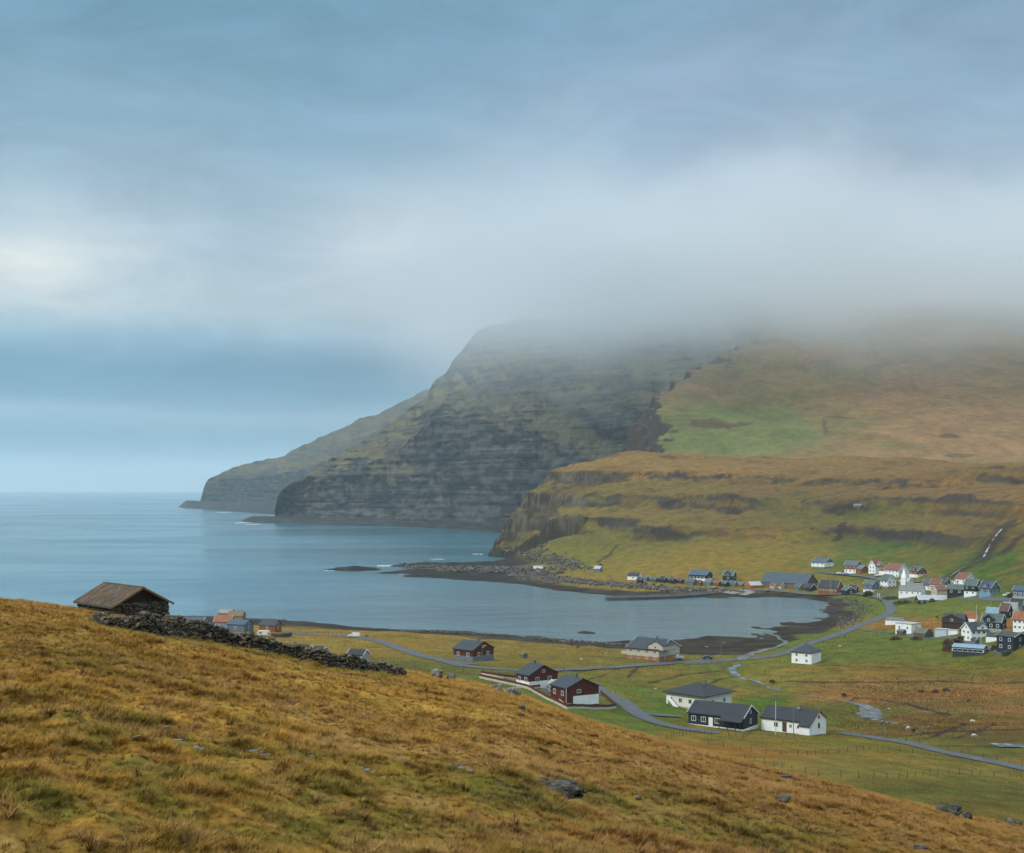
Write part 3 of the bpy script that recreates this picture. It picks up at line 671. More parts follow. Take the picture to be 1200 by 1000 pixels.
def block(root, L, D, h, rise, wall, roof, kind='gable', base=None, bh=0.0, nf=3, ng=1, rows=1, side='R', near=False, chimney=None, trim=None, door=None, dormer=None, ww=None, over=None, upper=None, framed=True, sink=3.0):
    """walls, roof, windows of one gabled or hipped block standing at root"""
    fm = trim or TRIM(); over = min(.45, h*.09) if over is None else over
    if base is not None and bh > 0:
        MB().box(-L/2-.03, L/2+.03, -D/2-.03, D/2+.03, -sink, bh).build('foundation', base, root); z0 = bh
    else: z0 = -sink
    mb = MB()
    if kind == 'gable': prism(mb, -L/2, L/2, D, z0, h, rise)
    else: mb.box(-L/2, L/2, -D/2, D/2, z0, h)
    mb.build('wall', wall, root)
    if upper is not None:   # boarded gable end
        sx = 1 if side == 'R' else -1
        x = sx*(L/2+.03); MB().poly([(x,-D/2,h),(x,D/2,h),(x,0,h+rise),(x-sx*.06,-D/2,h),(x-sx*.06,D/2,h),(x-sx*.06,0,h+rise)], [(0,1,2),(3,5,4),(0,3,4,1),(1,4,5,2),(2,5,3,0)]).build('gable_boarding', upper, root)
    rf = roof_mesh(L, D, h, rise, kind, over).build('roof', roof, root)
    if framed and kind == 'gable':
        sl = math.atan2(rise, D/2); ln = math.hypot(D/2+over, (D/2+over)*rise/(D/2))
        for sx in (-1, 1):
            tb = MB()
            for sy in (-1, 1):
                M = Matrix.Translation((sx*(L/2+over+.03), sy*(D/2+over)/2, h+rise/2+.10-over*rise/D)) @ Matrix.Rotation(-sy*sl, 4, 'X')
                tb.obox(M, .07, ln, .26 if near else .30)
            tb.build('bargeboard', fm, root)
    if near and kind != 'flat':
        gt = MB(); sv = over*(rise/(D/2)) if kind == 'gable' else 0
        gt.box(-L/2-over, L/2+over, -D/2-over-.1, -D/2-over+.02, h-sv-.08, h-sv+.06).build('gutter', paint(60,64,68,.5), rf)
        gs = 1 if side == 'R' else -1
        MB().box(gs*(L/2)-.05, gs*(L/2)+.05, -D/2-.05, -D/2+.05, z0 if base is not None else 0, h).build('corner_board', fm if kind == 'hip' else wall, root)
    if chimney:
        cw = .6; MB().box(L*chimney-cw/2, L*chimney+cw/2, -cw/2, cw/2, h+rise*.7, h+rise+.9).box(L*chimney-cw/2-.08, L*chimney+cw/2+.08, -cw/2-.08, cw/2+.08, h+rise+.9, h+rise+1.0).build('chimney', paint(120,118,114), rf)
    w = ww or min(1.15, L/(nf*2.0) if nf else 1); hs = h/rows
    wh = min(1.25, hs*.48)
    gf = 'right' if side == 'R' else 'left'; dslot = None
    if door is not None:
        MB().box(door*L-.5, door*L+.5, -D/2-.06, -D/2+.02, max(bh*.0, 0)+.15, 2.2).build('door', paint(*((96,62,44) if near else (150,150,150))), root); dslot = door*L
    for r in range(rows):
        zc = hs*(r+.56) if rows > 1 else h*.58
        for i in range(nf):
            u = (i+.5)/nf*L-L/2
            if dslot is not None and r == 0 and abs(u-dslot) < w/2+.6: continue
            window(root, 'front', u, zc, w, wh, L, D, near, fm)
        for i in range(ng): window(root, gf, ((i+.5)/ng-.5)*D*.85, zc, min(w, D/(ng*2)), wh, L, D, near, fm)
    if kind == 'gable' and ng and rise > 1.6: window(root, gf, 0, h+rise*.36, min(.9, D*.16), min(.9, rise*.34), L, D, near, fm)
    if dormer:
        for du, dw in dormer:    # cross gable on the front slope
            e = bpy.data.objects.new('dormer', None); C.objects.link(e); e.parent = root
            m2 = MB(); y0 = -D/2-.06; x0, x1 = du*L-dw/2, du*L+dw/2; zt = h+rise*.45; zp = h+rise*.97
            m2.poly([(x0,y0,h-.1),(x1,y0,h-.1),(x1,y0,zt),(du*L,y0,zp),(x0,y0,zt),(x0,0,h-.1),(x1,0,h-.1),(x1,0,zt),(du*L,0,zp),(x0,0,zt)], [(0,1,2,3,4),(9,8,7,6,5),(0,4,9,5),(1,6,7,2),(0,5,6,1),(4,3,8,9),(3,2,7,8)])
            C.objects.unlink(e); bpy.data.objects.remove(e)
            dm = m2.build('dormer', wall, root)
            rr = MB()
            for sg in (-1, 1):
                a = (du*L+sg*(dw/2+.2), zt-.2*(zp-zt)/(dw/2)); rr.poly([(a[0], y0-.25, a[1]+.03), (du*L, y0-.25, zp+.03), (du*L, .3, zp+.03), (a[0], .3, a[1]+.03), (a[0], y0-.25, a[1]+.2), (du*L, y0-.25, zp+.2), (du*L, .3, zp+.2), (a[0], .3, a[1]+.2)], [(0,3,2,1),(4,5,6,7),(0,1,5,4),(0,4,7,3),(1,2,6,5)])
            rr.build('dormer_roof', roof, dm)
            n3 = MB(); n3.box(du*L-.5, du*L+.5, y0-.05, y0+.02, h+rise*.12, h+rise*.12+min(1.0, rise*.4)); k = len(n3.f); n3.box(du*L-.34, du*L+.34, y0-.08, y0+.02, h+rise*.12+.15, h+rise*.12+min(1.0, rise*.4)-.15); n3.mi[k:] = [1]*(len(n3.f)-k)
            n3.build('window', [fm, glass_m()], dm)
    return rf

def house(label, at, f, g, eave, rise, side='R', yaw=32, wall=None, roof=None, cat='house', name='house', group='village houses', at_z=None, **kw):
    x, y, z = at_z if at_z else V(*at)
    m = y/F; az = math.atan2(x, y); yr = R(yaw)
    L = f*m/math.cos(yr); D = max(g*m/math.sin(yr), 2.2); h = eave*m; rs = rise*m
    rot = (-yr if side == 'R' else yr)-az; lc = Vector(((L/2 if side == 'R' else -L/2), -D/2, 0))
    c = Vector((x, y, z))-Matrix.Rotation(rot, 3, 'Z') @ lc
    root = empty(name, c, rot, label, cat, group)
    if 'bh' in kw: kw['bh'] = kw['bh']*m
    block(root, L, D, h, rs, wall or WHITE(), roof, side=side, **kw)
    return root, L, D, h, rs, m

# ---------------------------------------------------------------- roads, stream, jetty
LINES = []
def strip(name, pts, width, mat, lift=.12, step=3.0, z=None, wvar=0.0, label=None, zf=val_z):
    P = np.array([(ray_ground(a, b, zf, 170, 1500)[:2] if not isinstance(a, tuple) else a) for a, b in pts])
    LINES.append((P, width/2+.7)); d = np.r_[0, np.cumsum(np.hypot(*np.diff(P, axis=0).T))]; n = max(int(d[-1]/step), 8); s = np.linspace(0, d[-1], n)
    x = pchip(d, P[:,0], s); y = pchip(d, P[:,1], s); tx = np.gradient(x); ty = np.gradient(y); l = np.hypot(tx, ty); nx, ny = ty/l, -tx/l
    w = width*(1+wvar*fbm(s/9, s*0, 3, 3))
    ks = np.linspace(-.5, .5, 7)[:,None]; X = x+nx*w*ks; Y = y+ny*w*ks
    Z = carve(X, Y, val_z(X, Y))+lift
    if name.startswith('road'): Z = np.maximum(Z, Z.mean(0))+.04
    if name.startswith('stream'): Z = np.minimum(Z, carve(x, y, val_z(x, y))[None,:]+lift)+.0*Z; Z = np.broadcast_to(Z.min(0), Z.shape)+.12
    o = mesh_np(name, np.stack([X, Y, Z], -1).reshape(-1, 3), grid_quads(*X.shape), mat); return tag(o, kind='structure')
M_ASPH, _t, _b = principled('asphalt', .8, .3)
_n = _t.noise(_t.new('ShaderNodeNewGeometry').outputs['Position'], .35, 6, .6)
_t.l.new(_t.ramp(_n, [(.3, (.052, .062, .074, 1)), (.7, (.085, .098, .112, 1))]), _b.inputs['Base Color'])
strip('road', [(318,741),(350,743),(380,745),(420,748),(455,756),(490,768),(530,778),(570,784),(605,787),(650,786),(700,783.5),(760,779.5),(820,775.5),(868,773),(905,769),(940,758.5),(970,748),(1000,737),(1030,725),(1044,717),(1041,708),(1030,701),(1010,697.5),(985,697.5),(930,695),(880,692.5),(840,690.5)], 5.2, M_ASPH)
strip('road', [(690,801),(702,810),(716,817),(736,829),(752,841),(775,850),(800,855),(842,860)], 4.8, M_ASPH)
strip('road', [(745,835.5),(765,838),(795,840)], 3.6, M_ASPH)
strip('road', [(985,860),(1010,863),(1040,868),(1070,873),(1100,881),(1140,889),(1210,905)], 4.2, M_ASPH)
strip('road', [(960,671),(985,673.5),(1010,676),(1040,681),(1065,683),(1090,681)], 5, M_ASPH)
strip('road', [(1008,738),(1030,741),(1052,742.5)], 3.4, M_ASPH)
strip('driveway', [(640,812),(652,808),(664,803),(676,796),(690,801)], 3.0, M_ASPH)
strip('driveway', [(554,779),(545,777),(530,776)], 5.0, M_ASPH)
strip('driveway', [(800,778),(830,776.5),(850,775)], 4.5, M_ASPH)
strip('driveway', [(1112,747),(1130,751),(1150,757),(1178,767)], 3.2, M_ASPH)
strip('driveway', [(1125,701),(1150,702),(1180,703),(1215,705)], 4.0, M_ASPH)
strip('driveway', [(1045,703),(1062,702),(1085,700.5),(1112,699)], 3.4, M_ASPH)
strip('driveway', [(1015,697),(1030,695),(1048,694),(1070,692),(1088,695)], 3.2, M_ASPH)
strip('driveway', [(1052,742),(1075,747),(1095,748),(1112,747)], 3.0, M_ASPH)
strip('path', [(590,666),(615,670),(640,675),(660,677)], 4, M_ASPH)
M_STREAM, _t, _b = principled('running_water', .12, .6)
_p = _t.new('ShaderNodeNewGeometry').outputs['Position']; _n = _t.noise(_p, .5, 6, .7)
_t.l.new(_t.ramp(_n, [(.47, (.04, .07, .10, 1)), (.68, (.36, .41, .46, 1))]), _b.inputs['Base Color']); bump(_t, _b, _n, .8, .3)  # pale mottling puts glints and white water into the base colour
strip('stream', STREAM, 2.5, M_STREAM, .12, 1.5, wvar=.9)
strip('stream', [(868,774),(880,767),(905,760),(922,753),(912,746),(890,741),(868,737)], 3.6, M_STREAM, .12, 2, wvar=.5)
strip('stream', [(1012,826),(1019,830),(1018,835),(1026,839)], 6.5, M_STREAM, .2, 1.0, wvar=.6)
strip('stream', [(948,813),(962,816),(972,817)], 4.5, M_STREAM, .2, 1.0, wvar=.6)
strip('stream', [(1165,874),(1185,875),(1215,876)], 4, M_STREAM, .15, 1.5, wvar=.4)
M_FALL, _t, _b = principled('falling_water', .5, .4)
_b.inputs['Base Color'].default_value = (.34, .38, .42, 1); _t.l.new(_t.maprange(_t.noise(_t.new('ShaderNodeNewGeometry').outputs['Position'], .22, 5, .7), .44, .52), _b.inputs['Alpha'])
def fall(pts, w, label, mat=None, name='waterfall'):
    P = np.array([ray_ground(a, b, val_z, 170, 1500) for a, b in pts]); d = np.r_[0, np.cumsum(np.linalg.norm(np.diff(P, axis=0), axis=1))]
    s = np.linspace(0, d[-1], max(12, int(d[-1]/2))); x = np.interp(s, d, P[:,0]); y = np.interp(s, d, P[:,1])
    y = y+2*fbm(s/8, s*0, 3, 5); x = x+2.0*fbm(s/10, s*0+4, 3, 6); ww = w*(1+.9*fbm(s/6, s*0, 3, 9))
    ks = np.linspace(-.5, .5, 4)[:,None]; X = x+ww*ks; Y = y+0*ks; Z = val_z(X, Y)+.5
    o = mesh_np(name, np.stack([X, Y, Z], -1).reshape(-1, 3), grid_quads(*X.shape), mat or M_FALL); tag(o, kind='structure')
fall([(1184,617),(1176,620),(1168,628),(1162,636),(1157,645),(1152,654)], 1.1, '')
fall([(1152,655),(1144,660),(1133,665),(1122,670),(1112,677)], 1.0, '')
M_CONC = paint(128,128,126,.85,.2,.3,bmp=.03)
def jetty():
    pts = [(712,702),(745,701.5),(790,700),(830,697),(850,693.5)]
    P = [Vector(U(a, b-1.5, 1.6)) for a, b in pts]; mb = MB(); pm = MB()
    for a, b in zip(P[:-1], P[1:]):
        d = (b-a); L = d.length; ang = math.atan2(d.y, d.x); M = Matrix.Translation((a+b)/2) @ Matrix.Rotation(ang, 4, 'Z')
        mb.obox(M @ Matrix.Translation((0, 0, -1.6)), L+1.2, 7, 3.6); pm.obox(M @ Matrix.Translation((0, 3.0, .55)), L+1.2, .7, .75)
    e = empty('jetty', P[0], 0, 'long low concrete jetty reaching into the bay', 'jetty')
    for q, nm in ((mb, 'deck'), (pm, 'parapet')):
        q.v = [tuple(Vector(v)-P[0]) for v in q.v]; q.build(nm, paint(84,82,80,.9,.3,.15) if nm == 'deck' else M_CONC, e)
jetty()
strip('slipway', [(838,692),(853,694.5),(864,697)], 8, M_CONC, .5)
strip('slipway', [(868,692.5),(880,694.5),(870,698.5)], 6, M_CONC, .5)

# ---------------------------------------------------------------- houses
rf = corrugated
SLATE = rf(58,70,80); BLACKR = rf(44,52,60); GREENR = rf(92,112,108); REDR = rf(140,88,70); ORANGE = rf(168,102,64); GREYR = rf(118,128,134); TEALR = rf(84,104,112); PALER = rf(196,204,208); BROWNR = rf(112,78,66); BLUER = rf(150,184,206); DBLUE = rf(72,98,118)
RED = paint(98,44,34,.8,.18,1.0,streak=True); BROWN = paint(146,92,56,.8,.18,streak=True); BLACK = paint(44,48,54,.8,.15,streak=True); NAVY = paint(48,56,70,.8,.12,streak=True); GREYB = paint(112,122,130,.8,.12); CREAM = paint(200,192,176,.8,.08); BRICK = paint(164,118,74,.85,.15); LBLUE = paint(124,160,190,.7,.1); BG = paint(96,116,134,.7,.12); STONE = paint(98,94,88,.9,.35,2.5,bmp=.05); TAN = paint(150,128,98,.85,.2); SLB = paint(62,70,78,.8,.12,streak=True); LG = paint(168,172,172,.8,.1)
W = WHITE()
house('long dark red house with grey basement and slate roof beside the shore road', (554,775.5), 23, 25, 13, 8.5, 'R', 42, RED, SLATE, base=GREYB, bh=5.5, nf=2, ng=2, near=True, chimney=.25, group='red wooden houses', framed=False)
house('dark red house with white basement and slate roof, left of the pair by the garden', (620,805.5), 15, 34, 13.5, 10.5, 'R', 55, RED, SLATE, base=W, bh=6, nf=2, ng=2, near=True, chimney=-.2, group='red wooden houses', framed=False)
r, L, D, h, rs, m = house('dark red house nearest the hillside with white half basement, right of the pair', (664,823.5), 19, 38, 16.5, 9.5, 'R', 58, RED, SLATE, nf=2, ng=0, near=True, chimney=.1, group='red wooden houses', framed=False)
MB().box(L/2-.5, L/2+.08, -D*.30, D/2+.02, -1, h*.40).build('foundation', W, r)
for u, z in ((-.12, .72), (-.12, .22)): window(r, 'right', u*D, z*h, 1.2, .9 if z > .5 else .5, L, D, True, TRIM())
MB().tube((L/2+.3, -D/2-.3, 0), (L/2+.3, -D/2-.3, h), .06).build('porch_post', TRIM(), r)
house('small white gabled link shed between the two dark red houses', (651,812), 8, 8, 9, 4, 'R', 45, LG, rf(190,190,184), name='shed', cat='shed', group='sheds', nf=0, ng=0)
r, L, D, h, rs, m = house('big cream house with brown brick ground floor and slate roof by the bay', (772,776), 38, 25, 14, 10, 'R', 30, CREAM, SLATE, base=BRICK, bh=5.5, nf=4, ng=2, rows=2, near=True, chimney=.12, dormer=[(.40, 6.2)], group=None)
MB().box(-L/2-2.6, -L/2, -D/2+.2, D/2-2, h*.42, h*.48).box(-L/2-2.6, -L/2-2.5, -D/2+.2, D/2-2, h*.48, h*.68).box(-L/2-2.6, -L/2, -D/2+.2, -D/2+.3, h*.48, h*.68).build('balcony', CREAM, r)
house('square white cottage with pyramid slate roof beside the coast road', (951,779), 23, 11, 13, 8, 'R', 24, W, SLATE, kind='hip', nf=2, ng=0, rows=2, near=True, chimney=-.02, group=None, ww=.85)
r, L, D, h, rs, m = house('cream villa with low hipped black roof and outside staircase on the green lawn', (826,836), 46, 32, 19, 10.5, 'R', 35, paint(222,220,210,.7,.08,k=1.0), BLACKR, kind='hip', nf=4, ng=2, near=True, chimney=.15, group=None, over=.8, base=paint(186,180,168), bh=4)
st = MB()
for i in range(9): st.box(-L*.36+i*.34, -L*.36+(i+1)*.34, -D/2-1.5, -D/2-.05, -1, 2.6-i*.3)
st.build('staircase', paint(120,112,104), r)
MB().obox(Matrix.Translation((-L*.36+1.5, -D/2-1.6, 1.9)) @ Matrix.Rotation(math.atan2(2.7, 3.06), 4, 'Y'), 4.2, .14, 1.0).build('stair_rail', W, r)
r, L, D, h, rs, m = house('long charcoal wooden bungalow with black roof and white door', (871,857.5), 65, 17, 15.5, 11.5, 'R', 24, NAVY, BLACKR, base=W, bh=2, nf=0, ng=1, near=True, group=None, chimney=None)
for u in (-.40, -.22, .03): window(r, 'front', u*L, h*.58, 1.25, 1.3, L, D, True, TRIM())
MB().box(-.085*L-.55, -.085*L+.55, -D/2-.08, -D/2+.02, .3, 2.5).build('door', W, r)
pr = MB(); pr.poly([(.12*L,-D/2-.2,h-.1),(L/2+.3,-D/2-.2,h-.1),(L/2+.3,-D/2-2.1,h-.95),(.12*L,-D/2-2.1,h-.95),(.12*L,-D/2-.2,h+.06),(L/2+.3,-D/2-.2,h+.06),(L/2+.3,-D/2-2.1,h-.79),(.12*L,-D/2-2.1,h-.79)], [(0,1,2,3),(4,7,6,5),(0,4,5,1),(1,5,6,2),(2,6,7,3),(3,7,4,0)])
pr.build('porch_roof', BLACKR, r)
for u in (.13, .28, .42, .5): MB().box(u*L-.07, u*L+.07, -D/2-2.0, -D/2-1.86, -1, h-.95).build('porch_post', NAVY, r)
r, L, D, h, rs, m = house('long white bungalow with black roof and brown door behind the flagpole', (951,862), 59, 17, 14.5, 11, 'R', 24, W, BLACKR, nf=0, ng=1, near=True, group=None, chimney=.12, trim=paint(140,96,66))
for u in (-.2, .09, .24): window(r, 'front', u*L, h*.55, 1.1 if u < 0 else .7, 1.2 if u < 0 else .8, L, D, True, TRIM())
MB().box(-.03*L-.55, -.03*L+.55, -D/2-.08, -D/2+.02, .1, 2.4).build('door', paint(92,66,48), r)
MB().box(.30*L, L/2, -D/2-1.2, -D/2-.02, -2, h*.74).build('wall', W, r); MB().poly([(.29*L,-D/2+.3,h+.25),(L/2+.3,-D/2+.3,h+.25),(L/2+.3,-D/2-1.6,h*.72),(.29*L,-D/2-1.6,h*.72),(.29*L,-D/2+.3,h+.4),(L/2+.3,-D/2+.3,h+.4),(L/2+.3,-D/2-1.6,h*.72+.15),(.29*L,-D/2-1.6,h*.72+.15)], [(0,1,2,3),(4,7,6,5),(0,4,5,1),(1,5,6,2),(2,6,7,3),(3,7,4,0)]).build('roof', BLACKR, r)

VH = [ # label, corner, front px, gable px, eave px, rise px, side, yaw, wall, roof, extra
 ('white house with grey roof standing alone highest on the left above the warehouse', (966,667), 15, 11, 7, 5, 'R', 32, W, DBLUE, dict(nf=3, ng=1, rows=2, base=GREYB, bh=2, upper=GREYB)),
 ('brown house with grey green roof and white lower storey beside parked cars', (1003,672), 13, 6, 9, 5, 'R', 28, BROWN, GREENR, dict(nf=3, rows=2, base=W, bh=4, chimney=.3)),
 ('low brown boarded annex with grey gable roof right of the brown two storey house', (1009,672.5), 6, 9, 5.5, 4, 'R', 50, BROWN, GREYR, dict(nf=0, ng=0)),
 ('tall narrow white house with red roof, left of the big white red-roofed house', (1026,672.5), 8, 8, 9, 6.5, 'L', 45, W, REDR, dict(nf=1, ng=2, rows=2, dormer=[(0, 2.6)])),
 ('low white garage with dull red roof between two white red-roofed houses', (1037,674), 7, 3, 5, 3, 'R', 30, W, REDR, dict(nf=0, ng=0)),
 ('big white house with long red roof in the row above the church', (1053,677.5), 16, 13, 9, 7, 'R', 42, W, REDR, dict(nf=4, ng=2, rows=2, base=LG, bh=1.5)),
 ('flat roofed white terrace extension right of the big red-roofed house', (1068,677), 9, 4, 5, 1, 'R', 30, LG, PALER, dict(nf=0, ng=0, kind='flat')),
 ('orange brown timber house with white basement at the right end of the upper row', (1075,677.5), 9, 10.5, 7.5, 5, 'R', 45, BROWN, GREENR, dict(nf=2, ng=2, base=W, bh=3.5, dormer=[(0, 3)])),
 ('long brown boarded house with black roof right of the big warehouse', (981,696), 22, 7, 6.5, 8, 'R', 24, BROWN, BLACKR, dict(nf=6, ng=0, ww=1.1)),
 ('little black cottage with mossy green roof on the road bend', (991,698), 5, 12, 5.5, 4.5, 'R', 66, BLACK, GREENR, dict(nf=0, ng=1)),
 ('small black shed with dark roof beside the road bend', (1003,695), 9, 3, 5, 3.5, 'R', 26, BLACK, BLACKR, dict(nf=0, ng=0)),
 ('slate blue house with green roof and white basement left of the white green-roofed house', (1022,694), 10, 8, 8.5, 5, 'R', 40, BG, GREENR, dict(nf=2, ng=1, rows=2, base=W, bh=2.5, chimney=.1)),
 ('white house with green roof just left of the church', (1040,690.5), 8, 10, 10, 6.5, 'R', 50, W, GREENR, dict(nf=2, ng=2, rows=2, base=GREYB, bh=2.5)),
 ('small white house with pale roof partly hidden behind the church steeple', (1064,689), 9, 6, 7, 4, 'R', 40, W, PALER, dict(nf=2, ng=1, rows=2)),
 ('long black building with pale white roof in front of the church', (1077,708.5), 39, 5, 5, 5, 'L', 14, BLACK, PALER, dict(nf=6, ng=1, ww=1.2)),
 ('dark blue house with teal roof and white ground floor behind the cream red-roofed houses', (1090,692), 8, 4, 8, 5, 'R', 30, BG, TEALR, dict(nf=2, ng=1, rows=2, base=W, bh=4)),
 ('cream house with brownish red roof right of the church', (1101,693), 11, 6, 8, 6, 'R', 35, CREAM, REDR, dict(nf=2, ng=1)),
 ('low cream cottage with red roof in front of the taller cream house', (1098,697.5), 12, 6.5, 5.5, 4.5, 'L', 32, CREAM, REDR, dict(nf=0, ng=1)),
 ('narrow black and white house with slate roof behind the cream houses', (1108,689), 7, 5, 7, 5, 'R', 38, BLACK, SLATE, dict(nf=2, ng=1, rows=2, base=W, bh=3)),
 ('long low black outbuilding with grey green roof left of the black and white house', (1129,698), 18, 2, 7, 5, 'R', 14, BLACK, GREENR, dict(nf=2, ng=0, framed=False)),
 ('white house with red roof standing highest on the right of the village', (1132,686.5), 12, 11, 7, 7, 'R', 42, W, REDR, dict(nf=2, ng=1)),
 ('low white annex left of the highest red-roofed house', (1121,686.5), 8, 3, 4.5, 1, 'R', 30, W, PALER, dict(nf=1, ng=0, kind='flat')),
 ('two tone house black above white with green roof by the field edge', (1143.5,698.5), 13, 5.5, 12, 7, 'R', 26, BLACK, GREENR, dict(nf=2, ng=1, rows=2, base=W, bh=4.5)),
 ('blue grey house with dark gable right of the two tone house', (1161,699), 13, 10, 9.5, 7.5, 'R', 40, BG, DBLUE, dict(nf=2, ng=2, base=LBLUE, bh=4, dormer=[(0, 3.4)])),
 ('blue grey house cut by the right edge beside a white van', (1204,702), 16, 6, 9, 5, 'R', 25, BG, DBLUE, dict(nf=3, ng=0, base=LG, bh=2.5)),
 ('long low shed with grey roof and white front by the path off the bend', (1057,732), 19, 3, 4, 3, 'R', 15, W, GREYR, dict(nf=0, ng=0, framed=False)),
 ('white flat roofed block on the green field', (1068,743), 18, 11, 11, 1, 'R', 34, W, LG, dict(nf=2, ng=1, kind='flat', ww=.9)),
 ('stone outbuilding with mossy roof right of the white flat roofed block', (1084,748), 13, 9, 5, 5, 'R', 36, STONE, rf(112,118,96), dict(nf=0, ng=0, framed=False)),
 ('small grey stone byre in front of the white flat roofed block', (1058,744.5), 7, 4, 4, 2, 'R', 30, STONE, rf(120,112,100), dict(nf=0, ng=0, framed=False)),
 ('black brown house with wide slate roof left of the white twin gable house', (1128,740), 23, 6, 10, 9, 'R', 16, paint(70,56,44,.85,.2), SLATE, dict(nf=0, ng=1, dormer=[(-.02, 8.2)], chimney=-.15, framed=False)),
 ('white box garage in front of the black brown house', (1109,745.5), 13, 4, 7, 1, 'R', 22, paint(196,208,216,.7,.06), LG, dict(nf=0, ng=0, kind='flat')),
 ('low long white garden wall building right of the white box garage', (1122,743.5), 13, 2, 4, 1, 'R', 15, W, LG, dict(nf=0, ng=0, kind='flat')),
 ('house with orange tiled roof peeping out behind the slate roofed house', (1143,728.5), 13, 3, 3.5, 7.5, 'R', 20, W, ORANGE, dict(nf=0, ng=0, framed=False)),
 ('white house with dark roof and twin gables above the greenhouse', (1138,752), 17, 11, 13, 8, 'L', 34, W, SLB, dict(nf=3, ng=2, rows=2, dormer=[(.25, 4.0)])),
 ('small grey porch hut in front of the white twin gable house', (1143,756), 5, 4, 5, 2.5, 'R', 40, GREYB, SLATE, dict(nf=0, ng=0)),
 ('black house with mossy green roof and big white framed dormer', (1173,739.5), 22, 6, 9.5, 9, 'R', 20, BLACK, GREENR, dict(nf=3, ng=1, dormer=[(-.12, 4.2)], base=LG, bh=2, chimney=.3)),
 ('house with pale blue sheet roof behind the mossy roofed black house', (1170,727), 14, 4, 6, 8, 'R', 22, LG, BLUER, dict(nf=0, ng=0)),
 ('dark house with reddish brown roof behind the pale blue roof', (1181,725), 9, 5, 9, 8, 'R', 34, BLACK, BROWNR, dict(nf=0, ng=1)),
 ('house with light grey roof behind the reddish brown roof', (1190,721), 14, 4, 7, 7, 'R', 24, W, rf(168,172,170), dict(nf=0, ng=0)),
 ('house with black roof at the back of the right hand cluster', (1198,716), 14, 4, 6, 7, 'R', 24, GREYB, BLACKR, dict(nf=0, ng=0)),
 ('white house with orange roof at the right edge', (1203,739.5), 15, 6, 13, 8, 'R', 22, W, ORANGE, dict(nf=3, ng=0, rows=2)),
 ('low white garage between the twin gable house and the black block', (1168,751), 12, 3, 4, 2.5, 'R', 20, W, SLATE, dict(nf=0, ng=0)),
 ('large black two storey block with white windows at the lower right of the village', (1188,764), 19, 14, 17, 4, 'R', 34, NAVY, SLATE, dict(nf=2, ng=1, rows=2, ww=1.1)),
 # north shore
 ('small white container hut alone under the bluff', (636,667.5), 11, 2, 3.6, 1, 'R', 14, W, LG, dict(nf=0, ng=0, kind='flat')),
 ('little grey barn with pale roof alone on the far shore pasture', (703,671), 7, 3, 4, 3, 'R', 26, GREYB, PALER, dict(nf=0, ng=0)),
 ('low black house with white front strip at the left end of the boathouses', (749,680), 14, 3, 4.5, 3.5, 'R', 20, W, BLACKR, dict(nf=1, ng=0)),
 ('navy house with white panels and slate roof above the boathouses', (827,681.5), 20, 8, 7, 5, 'R', 26, NAVY, DBLUE, dict(nf=5, ng=1, base=W, bh=2.8)),
 ('grey green house with mossy roof and white framed gable left of the orange shed', (859,682), 12, 4, 7, 5.5, 'R', 24, NAVY, GREENR, dict(nf=1, ng=1, dormer=[(0, 3.6)])),
 ('orange brown boat shed with bright white roof at the head of the slipway', (880,690.5), 13, 5, 4, 4, 'L', 25, paint(176,104,58), PALER, dict(nf=0, ng=0)),
 # near shore, left
 ('light blue house with orange roof by the shore left of the metal building', (270,739), 19, 5, 10, 6.5, 'R', 20, LBLUE, ORANGE, dict(nf=3, ng=1)),
 ('blue grey metal clad building next to the light blue orange-roofed house', (286,741.5), 20, 11, 9, 4.5, 'R', 32, BG, DBLUE, dict(nf=1, ng=1, framed=False)),
 ('house with tan weathered roof behind the blue grey metal building', (284,727), 17, 4, 5, 5, 'R', 24, TAN, rf(140,122,92), dict(nf=0, ng=0, framed=False, chimney=-.2)),
 ('house with pale grey roof behind the orange roof on the left shore', (272,722), 16, 3, 3, 4, 'R', 20, TAN, rf(170,168,160), dict(nf=0, ng=0, framed=False)),
 ('orange brown gabled house with slate roof beside a dark board fence', (322,741.5), 18, 8, 8, 6, 'R', 30, BROWN, SLATE, dict(nf=1, ng=1, framed=False)),
 ('house showing only its dark roof just right of the stone barn', (211,735), 14, 3, 8, 4.5, 'R', 18, GREYB, SLATE, dict(nf=0, ng=0, framed=False)),
 ('long house showing only its dark roof left of the light blue orange-roofed house', (238,735), 22, 4, 6, 5, 'R', 18, GREYB, DBLUE, dict(nf=0, ng=0)),
]
FAR = {'shed','barn','garage','annex','outbuilding','byre','hut'}
for i, (lb, at, f, g, ev, ri, sd_, yw, wl, rfm, kw) in enumerate(VH):
    if 'boathouse' in lb and 'boat shed' not in lb: nm, ct = 'house', 'house'
    else:
        nm = next((w_ for w_ in ('shed','garage','annex','outbuilding','byre','barn','hut','building','block') if w_ in lb.split(' with ')[0].split(' in ')[0].split(' beside ')[0].split(' right of ')[0].split(' left of ')[0].split(' behind ')[0].split(' between ')[0].split(' above ')[0]), 'house')
        nm = {'block':'building'}.get(nm, nm); ct = nm
    house(lb, at, f, g, ev, ri, sd_, yw, wl, rfm, cat=ct, name=nm, group='houses and outbuildings of the village', **kw)
for (lb, at, f, g, ev, ri) in [('dark roofed house behind the crest left of the white gabled one', (362,770), 17, 4, 9, 4), ('dark roofed house with white gable just behind the stone wall', (377,772), 12, 8, 9, 4), ('black roofed house with pale gable behind the right end of the stone wall', (425,780), 18, 8, 12, 5)]:
    house(lb, at, f, g, ev, ri, 'R', 32, LG, BLACKR, nf=0, ng=0, group='houses and outbuildings of the village')
